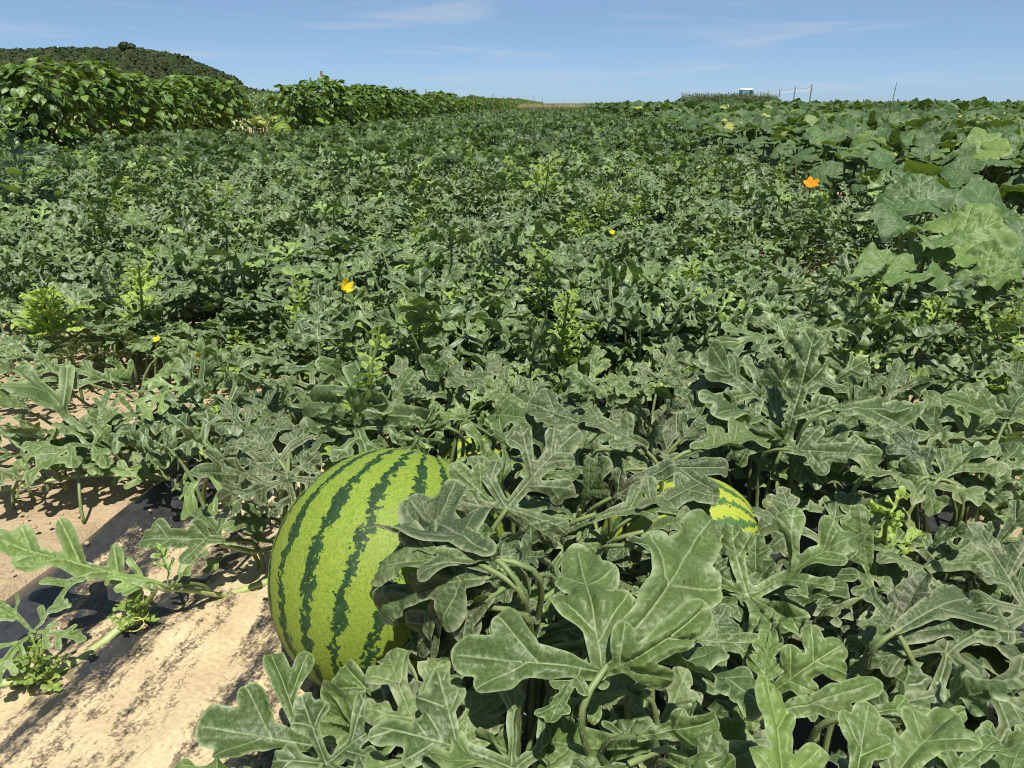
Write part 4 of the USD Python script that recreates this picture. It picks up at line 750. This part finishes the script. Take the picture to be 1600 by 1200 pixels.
# the pumpkin plant at the right, leaf by leaf
tP = thing('pumpkin_plant', 'pumpkin plant nearest the camera, six broad white-veined leaves at the right', 'pumpkin plant'); rp = rng_of('hero pumpkin')
for (cx, cy, z, ax, ay, px, tilt, bend, tone) in [
        (1500, 352, .30, .3, -.2, 132, (.05, -.62), .3, .55), (1552, 312, .33, .5, .3, 125, (.1, -.45), .4, .42), (1435, 296, .32, -.4, .2, 118, (-.05, -.40), .6, .40), (1412, 328, .30, -.6, -.5, 90, (-.2, -.42), .9, .42),
        (1540, 400, .24, .5, -.3, 90, (.2, -.6), .5, .5), (1455, 350, .31, -.2, -.5, 84, (-.15, -.55), .6, .5),
        (1395, 402, .26, -1, -.1, 112, (-.1, -.26), .5, .5), (1482, 430, .22, .3, .3, 104, (.12, -.72), .2, .55), (1430, 466, .17, -.2, -.4, 62, (-.5, -.3), 1.2, .7), (1606, 372, .27, .4, .0, 80, (.2, -.4), .4, .5)]:
    cy += 24; tone += .12; px *= .82; size = px / 1.05 * np.linalg.norm(at(cx, cy, z) - np.array([0, 0, CAM_H])) / FPX
    C = at(cx, cy, z); n_ = unit([tilt[0], tilt[1] * 1.35, 1]); b = Buf()
    lay(b, PUH[rp.integers(4)], C, np.array([ax, ay, 0.0]), n_, size, rp, tone, bend=bend, fold=.35, droop=.15, wave=.16, ruffle=.11, quilt=.03); lp = part(tP, 'leaf', b, 'pumpkin_leaf')
    e = Buf(); g = np.array([C[0] * .6 + 1.35 * .4, C[1] * .6 + 2.6 * .4, 0.]); tube(e, bez(g, g + UP * z * .6, C - n_ * .1, C, n=10), [.008, .005], 8); part(lp, 'petiole', e, 'vine_stem')
# peppers, their stakes, and the plants at the end of the rows
G_P = 'staked pepper plants of the left-hand rows'; L_P = 'bushy pepper plant with glossy drooping leaves, grown together with its row'
for (f, y0, y1, step, side) in ((row2_x, 10.9, 16.5, .42, 0), (row1_x, 13.5, 75, .46, 0)):
    Y = y0; k = 0
    while Y < y1:
        kp = f'{KINDS}/pepper_plant_kind_{r.integers(NPP):03d}' if (Y < 17 or f is row2_x) else f'{KINDS}/far_pepper_plant_kind_{r.integers(NPP):03d}'
        copy_of(kp, 'pepper_plant', L_P, 'pepper plant', G_P, (f(Y) + r.normal() * .06, Y, 0), r.uniform(0, 360), r.uniform(.84, 1.1) * np.array([1.12, 1.12, .88 if f is row1_x else .98]))
        Y += step * (1 + max(Y - 20, 0) * .008)
FARP = []
for k in range(5):
    rr_ = rng_of(f'fp{k}'); B = Buf()
    for b in pepper_plant(rr_, 120, PEL, .95)[0]: B.merge(b)
    FARP.append(B)
instancer('pepper_foliage', 'far end of the long pepper row thinning out to the horizon', FARP, 'pepper_leaf', [(row1_x(y) , y, 0) for y in np.arange(75.5, 330, .8)], r, 1.0, 1.25, cat='foliage')
for q, (px, s) in enumerate([(28, 1.0), (-34, 1.08), (66, .93), (4, .9), (48, .8)]):
    P = at_y(px, 240, 8.7 + .3 * (q % 2)); copy_of(f'{KINDS}/pepper_plant_kind_{q % 5:03d}', 'pepper_plant', ['pepper plant at the left edge behind the tall grey-green weed', 'pepper plant cut off by the left edge of the picture', 'shorter pepper plant just left of the gap in the row', 'pepper plant low behind the tall weed at the left edge', 'small pepper plant filling the foot of the leftmost clump', 'smallest pepper plant, in the gap of the row'][q], 'pepper plant', None, (P[0], P[1], 0), 70 * q, (1.1 * s, 1.1 * s, .98 * s))
for (px, yt, yb, Y) in [(501, 112, 140, 15.6), (484, 122, 140, 17.6), (665, 140, 152, 27), (707, 145, 152, 32), (739, 148, 156, 38), (770, 147, 158, 44), (787, 149, 158, 50), (798, 151, 158, 55), (811, 151, 158, 60), (834, 148, 158, 66), (848, 152, 158, 76)]:
    T = at_y(px, yt, Y); t = thing('stake', 'grey-brown post standing %s' % {501: 'tallest above the near end of the long pepper row', 484: 'just left of the tallest post in the long pepper row', 665: 'third above the long pepper row, halfway along it', 707: 'fourth above the long pepper row, right of its middle', 739: 'fifth along the long pepper row', 770: 'thick and reddish, sixth along the long pepper row', 787: 'seventh along the long pepper row', 798: 'eighth along the long pepper row', 811: 'ninth along the long pepper row', 834: 'tall and thin near the far end of the pepper row', 848: 'last at the far end of the pepper row'}[px], 'stake')
    b = Buf(); w_ = .021 if px in (501, 770) else .016
    tube(b, [(T[0], T[1], 0), (T[0], T[1], T[2] * .5), (T[0] + .01, T[1], T[2])], w_, 8); part(t, 'post', b, 'wood')
    b = Buf(); tube(b, [(T[0] + .01, T[1], T[2] - .004), (T[0] + .01, T[1], T[2] + .012)], w_ * 1.15, 8); part(t, 'cap', b, 'metal_post')
for (px, py, Y) in [(392, 182, 19), (412, 180, 18.5), (428, 186, 18), (425, 174, 20), (385, 173, 21), (410, 170, 22)]:
    P = at_y(px, py, Y); copy_of(f'{KINDS}/yellow_squash_plant_kind_{r.integers(2):03d}', 'squash_plant', 'yellowing squash plant in the gap between the two pepper rows', 'squash plant', 'yellowing squash plants in the gap', (P[0], Y, 0), r.uniform(0, 360), (.9, .9, .8))
def weed(label, base, h, n, size, tone=.5, tip=False, lean=(0, 0)):
    t = thing('weed', label, 'weed'); r = rng_of(label); B = np.array(base, float); T = B + np.array([lean[0], lean[1], h]); C = bez(B, (B + T) / 2 + np.array([lean[0] * -.2, 0, 0]), T, n=14)
    b = Buf(); tube(b, C, [.009 * h / .8 + .001, .003], 7, .5); part(t, 'stem', b, 'weed_leaf')
    for i in range(n):
        f = .12 + .88 * (i + .5) / n; q = C[min(int(f * 13), 13)]; az = i * 2.4 + r.normal() * .4; br = size * 1.6 * (1 - f) * r.uniform(.4, 1.2); d = np.array([math.cos(az), math.sin(az), .35 + f * .6])
        P = q + unit(d) * br; b = Buf(); lay(b, WEE[i % 2], P, d + r.normal(size=3) * .25 - UP * .3 * (1 - f), UP, size * (1.25 - .6 * f) * r.uniform(.75, 1.2), r, np.clip(r.normal(tone, .2), 0, 1), bend=r.uniform(.0, .9), fold=.25, droop=.2, wave=.06, ruffle=.03)
        tube(b, [q, q * .4 + P * .6 + UP * .006, P], [.003, .0016], 4, .4, .3); part(t, 'leaf', b, 'weed_leaf')
P = at(52, 345, .15); weed('tall grey-green weed with toothed leaves at the left edge, overlapping the peppers', (P[0], P[1], 0), .82, 90, .105, .6, lean=(-.06, .0))
P = at(-8, 335, .15); weed('second tall weed cut off by the left edge', (P[0], P[1], 0), .72, 44, .10)
P = at(95, 345, .12); weed('knee-high weed with broad bluish leaves right of the tall one', (P[0], P[1], 0), .38, 22, .085, .3)
P = at(140, 355, .12); weed('short bluish weed poking out of the melon leaves at the left', (P[0], P[1], 0), .33, 18, .08, .3)
P = at_y(1388, 165, 8.4); weed('thin seeding weed stalk standing alone above the pumpkin leaves against the sky', (P[0], P[1], 0), .85, 34, .03, .8, lean=(.05, 0))

# ------------------------------------------------------------------ the far side
def crown_buf(r, R, n_ico=2, quads=90, squash=.8, rough=.35, leaf=.11):
    s = trimesh.creation.icosphere(n_ico, 1.0); V = np.array(s.vertices); q = r.random() * 99
    V = V * (1 - rough * .6 + rough * 1.5 * meshkit.fbm(V * 1.7 + q, 3))[:, None] * .86
    b = Buf().add(V * R * np.array([1, 1, squash]), s.faces)
    for k in range(quads):
        d = unit(r.normal(size=3)); d[2] = abs(d[2]) * .9 + d[2] * .1; c = d * R * (.8 + .24 * r.random()) * np.array([1, 1, squash]); u = unit(r.normal(size=3)); v = unit(np.cross(u, r.normal(size=3))); e = R * leaf * r.uniform(.5, 1.4)
        b.add(np.array([c - u * e, c + v * e * .8, c + u * e, c - v * e * .8]), [[0, 1, 2, 3]])
    return b
HD = 260.
prof = [(-700, 150), (-420, 110), (-200, 84), (0, 79), (90, 77), (170, 76), (190, 77), (222, 86), (255, 100), (285, 113), (310, 130), (330, 147), (352, 160), (375, 166)]
hx = np.array([at_y(p, q, HD)[0] for p, q in prof]); hz = np.array([max(at_y(p, q, HD)[2], .0) for p, q in prof]) - 1.6
ux = np.linspace(hx[0], hx[-1], 90); vy = np.linspace(-1, 1, 25); HX, HV = np.meshgrid(ux, vy); crest = np.interp(HX, hx, hz)
HY = HD + 22 + HV * 62; hill_z = lambda x, v: np.interp(x, hx, hz) * np.clip(1 - np.abs(v) ** 2.2, 0, 1) - .3
HZ = hill_z(HX, HV); i, j = np.meshgrid(np.arange(24), np.arange(89), indexing='ij')
tag(Buf().add(np.stack([HX, HY, HZ], -1).reshape(-1, 3), np.stack([i * 90 + j, i * 90 + j + 1, (i + 1) * 90 + j + 1, (i + 1) * 90 + j], -1).reshape(-1, 4)).put('/World/hill', 'hill_floor'), 'low hill rising behind the pepper rows at the left', kind='structure')
rw = rng_of('wood'); wp = []
for k in range(4200):
    x = rw.uniform(hx[1], hx[-2] + 2); v = rw.uniform(-.98, .35); z = float(hill_z(x, v))
    if z > -.2: wp.append((x, HD + 22 + v * 62, z + rw.uniform(.6, 1.6)))
instancer('woodland', 'dense dark olive woodland covering the hill', [crown_buf(rw, 1.8, 2, 150, .9, .5, .16) for _ in range(5)], 'wood_crown', wp, rw, .5, 1.5, cat='woodland')
def tree(label, px, py_top, Y, R, base_z=0., cat='tree', squash=.8, quads=160, group=None):
    T = at_y(px, py_top, Y); t = thing('tree', label, cat, group); r = rng_of(label); top = T[2]; cz = top - R * squash
    b = Buf(); tube(b, bez((T[0], Y, base_z), (T[0] + .2, Y, (base_z + cz) / 2), (T[0], Y, cz + .3 * R)), [R * .1, R * .04], 7); part(t, 'trunk', b, 'wood')
    c = crown_buf(r, R, 3, quads, squash, .5, .13); c.V = [v + np.array([T[0], Y, cz]) for v in c.V]; part(t, 'crown', c, 'wood_crown')
tree('round-topped tree standing out on the ridge of the hill, left one of two', 193, 65, HD + 8, 1.7, 13.)
tree('smaller ridge-top tree right of its taller neighbour', 204, 67, HD + 8, 1.4, 13.)
tree('tree on the far right slope of the hill against the sky', 298, 108, HD - 8, 2.2, 5.)
for (px, py, R, lab) in [(352, 133, 2.4, 'dark tree at the right foot of the hill'), (366, 132, 2.0, 'second dark tree right of the hill foot'), (376, 133, 2.1, 'tallest of the small far trees right of the hill'), (392, 136, 2.2, 'thin greyish tree in the far tree line'), (407, 140, 2.5, 'broad dark far tree'), (418, 139, 2.8, 'broad far tree next to the long pepper row'), (386, 143, 1.8, 'low bush in the far tree line')]:
    tree(lab + ', on the horizon', px, py, 205, R, 0., squash=.85)
b = Buf(); S = [at_y(360, 156, 150), at_y(470, 156, 150), at_y(500, 156, 195), at_y(340, 156, 195)]
tag(b.add(np.array([(p[0], p[1], .012) for p in S]), [[0, 1, 2, 3]]).put('/World/stubble_field', 'dry_straw'), 'strip of pale dry stubble in front of the far trees', kind='structure')
dk = rng_of('farcrop'); FB = []
for k in range(3):
    B = Buf()
    for b in pepper_plant(dk, 90, PEL, .95)[0]: B.merge(b)
    FB.append(B)
instancer('crop_strip', 'far strip of dark green crop seen through the gap between the pepper rows', FB, 'weed_leaf', [(dk.uniform(-20, -9.5), dk.uniform(36, 44), 0) for _ in range(260)], dk, .9, 1.15, cat='crop')
# dry grass and tall stand on the skyline
def blades(r, n, h, spread, lean, plume=False):
    b = Buf()
    for k in range(n):
        c = np.array([r.normal() * spread, r.normal() * spread, 0]); d = np.array([r.normal() * lean, r.normal() * lean, 1]) * h * r.uniform(.6, 1.1); w_ = np.array([r.normal(), r.normal(), 0]); w_ = unit(w_) * h * .018
        m = c + d * .6 + np.array([0, 0, .02]); e = c + d + np.array([d[0], d[1], -.05]) * .3
        b.add(np.array([c - w_, c + w_, m - w_ * 1.2, m + w_ * 1.2, e]), [[0, 1, 3], [0, 3, 2], [2, 3, 4]])
        if plume:
            for q in range(5):
                o = c + d * r.uniform(.35, 1.0); s_ = unit(r.normal(size=3)) * h * .11; u = unit(np.cross(s_, r.normal(size=3))) * h * .03; b.add(np.array([o, o + s_ * .5 + u, o + s_, o + s_ * .5 - u]), [[0, 1, 2, 3]])
    return b
rg = rng_of('skyline')
gp = []
for k in range(520):
    px = rg.uniform(815, 1075); Y = rg.uniform(84, 100); gp.append((at_y(px, 160, Y)[0], Y, 0))
instancer('dry_grass', 'pale dry grass on the skyline beyond the end of the rows', [blades(rg, 26, .68, .35, .3) for _ in range(3)], 'dry_straw', gp, rg, .7, 1.2, cat='grass')
gp = []
for k in range(330):
    px = 1062 + 150 * rg.beta(1.5, 1.15); Y = rg.uniform(66, 74); gp.append((at_y(px, 160, Y)[0], Y, 0))
instancer('tall_crop', 'dark upright crop stand on the skyline in front of the tractor', [blades(rg, 22, 1.25, .28, .14, True) for _ in range(4)], 'corn_foliage', gp, rg, .5, 1.22, cat='crop')
# tractor
TY = 128.
tc_ = at_y(1165, 150, TY)[0]; t = thing('tractor', 'far tractor with white cab roof half hidden by the tall crop', 'tractor', loc=(tc_, TY, 0), rot=0)
def box(c, s, bev=.06):
    m = trimesh.creation.box(s); v = np.array(m.vertices)
    import manifold3d
    e = np.array(s) / 2 - bev; pts = [np.array([a, b, d]) * (e + np.array(k)) for a in (-1, 1) for b in (-1, 1) for d in (-1, 1) for k in ((bev, 0, 0), (0, bev, 0), (0, 0, bev))]
    h = trimesh.convex.convex_hull(np.array(pts)); return np.array(h.vertices) + np.array(c), np.array(h.faces)
part(t, 'cab_roof', Buf().add(*box((0, 0, 2.70), (1.7, 1.6, .32), .155)), 'white_paint', 30); part(t, 'hood', Buf().add(*box((1.5, 0, 1.35), (1.7, .8, .8), .12)), 'tractor_body', 30); part(t, 'chassis', Buf().add(*box((.6, 0, .85), (3.2, .7, .4))), 'tractor_body', 30)
b = Buf()
for sx in (-.8, .8):
    for sy in (-.7, .7): b.add(*box((sx, sy, 1.85), (.09, .09, 1.5), .02))
part(t, 'cab_frame', b, 'tractor_body', 30); part(t, 'cab_base', Buf().add(*box((0, 0, 1.1), (1.7, 1.5, .5), .08)), 'tractor_body', 30)
for (c, s) in (((0, -.72, 1.95), (1.5, .02, 1.25)), ((0, .72, 1.95), (1.5, .02, 1.25)), ((.82, 0, 1.95), (.02, 1.3, 1.25)), ((-.82, 0, 1.95), (.02, 1.3, 1.25))): part(t, 'cab_window', Buf().add(*box(c, s, .004)), 'cab_glass', 30)
for (x, y, R) in ((-.5, -.95, .85), (-.5, .95, .85), (1.9, -.85, .55), (1.9, .85, .55)):
    m = trimesh.creation.annulus(R * .55, R, .42); m.apply_transform(trimesh.transformations.rotation_matrix(np.pi / 2, [1, 0, 0])); m.apply_translation((x, y, R)); w_ = part(t, 'wheel', Buf().add(m.vertices, m.faces), 'tractor_tyre', 30)
    m = trimesh.creation.cylinder(R * .56, .3, sections=20); m.apply_transform(trimesh.transformations.rotation_matrix(np.pi / 2, [1, 0, 0])); m.apply_translation((x, y, R)); part(w_, 'rim', Buf().add(m.vertices, m.faces), 'white_paint', 30)
for y in (-.72, .72): part(t, 'mirror', Buf().add(*box((-.1 + .95, y * 1.4, 2.2), (.08, .2, .35), .02)), 'tractor_body', 30)
# fence posts with a line of white streamers
fence = [(1269, 132, 40.), (1243, 135.5, 48.), (1219, 139, 58.), (1200.5, 141.5, 69.), (1185, 142.5, 84.)]
tops = []
where = ['tallest and nearest, at the right end of its line', 'second from the right in its line', 'third from the right in its line', 'fourth from the right in its line, rising from the tall crop', 'last and farthest, next to the tractor']
for k, (px, py, Y) in enumerate(fence):
    T = at_y(px, py, Y); tops.append(T); t = thing('fence_post', 'thin grey fence post %s' % where[k], 'post'); b = Buf()
    tube(b, [(T[0] - .06, Y, 0), (T[0] - .02, Y, T[2] * .6), (T[0], Y, T[2])], .032 if k == 0 else .03, 8); part(t, 'shaft', b, 'metal_post')
    b = Buf(); tube(b, [(T[0] - .05, Y, T[2] - .12), (T[0] + .06, Y, T[2] - .12)], .012, 6); part(t, 'insulator', b, 'white_tape')
for k in range(4):
    A, C = tops[k] - UP * .1, tops[k + 1] - UP * .1; t = thing('bird_scare_line', 'sagging line with white streamers %s' % ['between the two nearest fence posts', 'between the second and third fence posts', 'between the third and fourth fence posts', 'between the two farthest fence posts'][k], 'line'); b = Buf()
    P = bez(A, (A + C) / 2 - UP * .12, C, n=12); tube(b, P, .007, 5); part(t, 'wire', b, 'metal_post'); b = Buf()
    for q in range(1, 11):
        f = P[q]; e = .022; b = Buf().add(np.array([f + (-e, 0, 0), f + (e, 0, 0), f + (e * 1.3, .01, -.10), f + (-e * .6, .01, -.11)]), [[0, 1, 2, 3]]); part(t, 'streamer', b, 'white_tape')
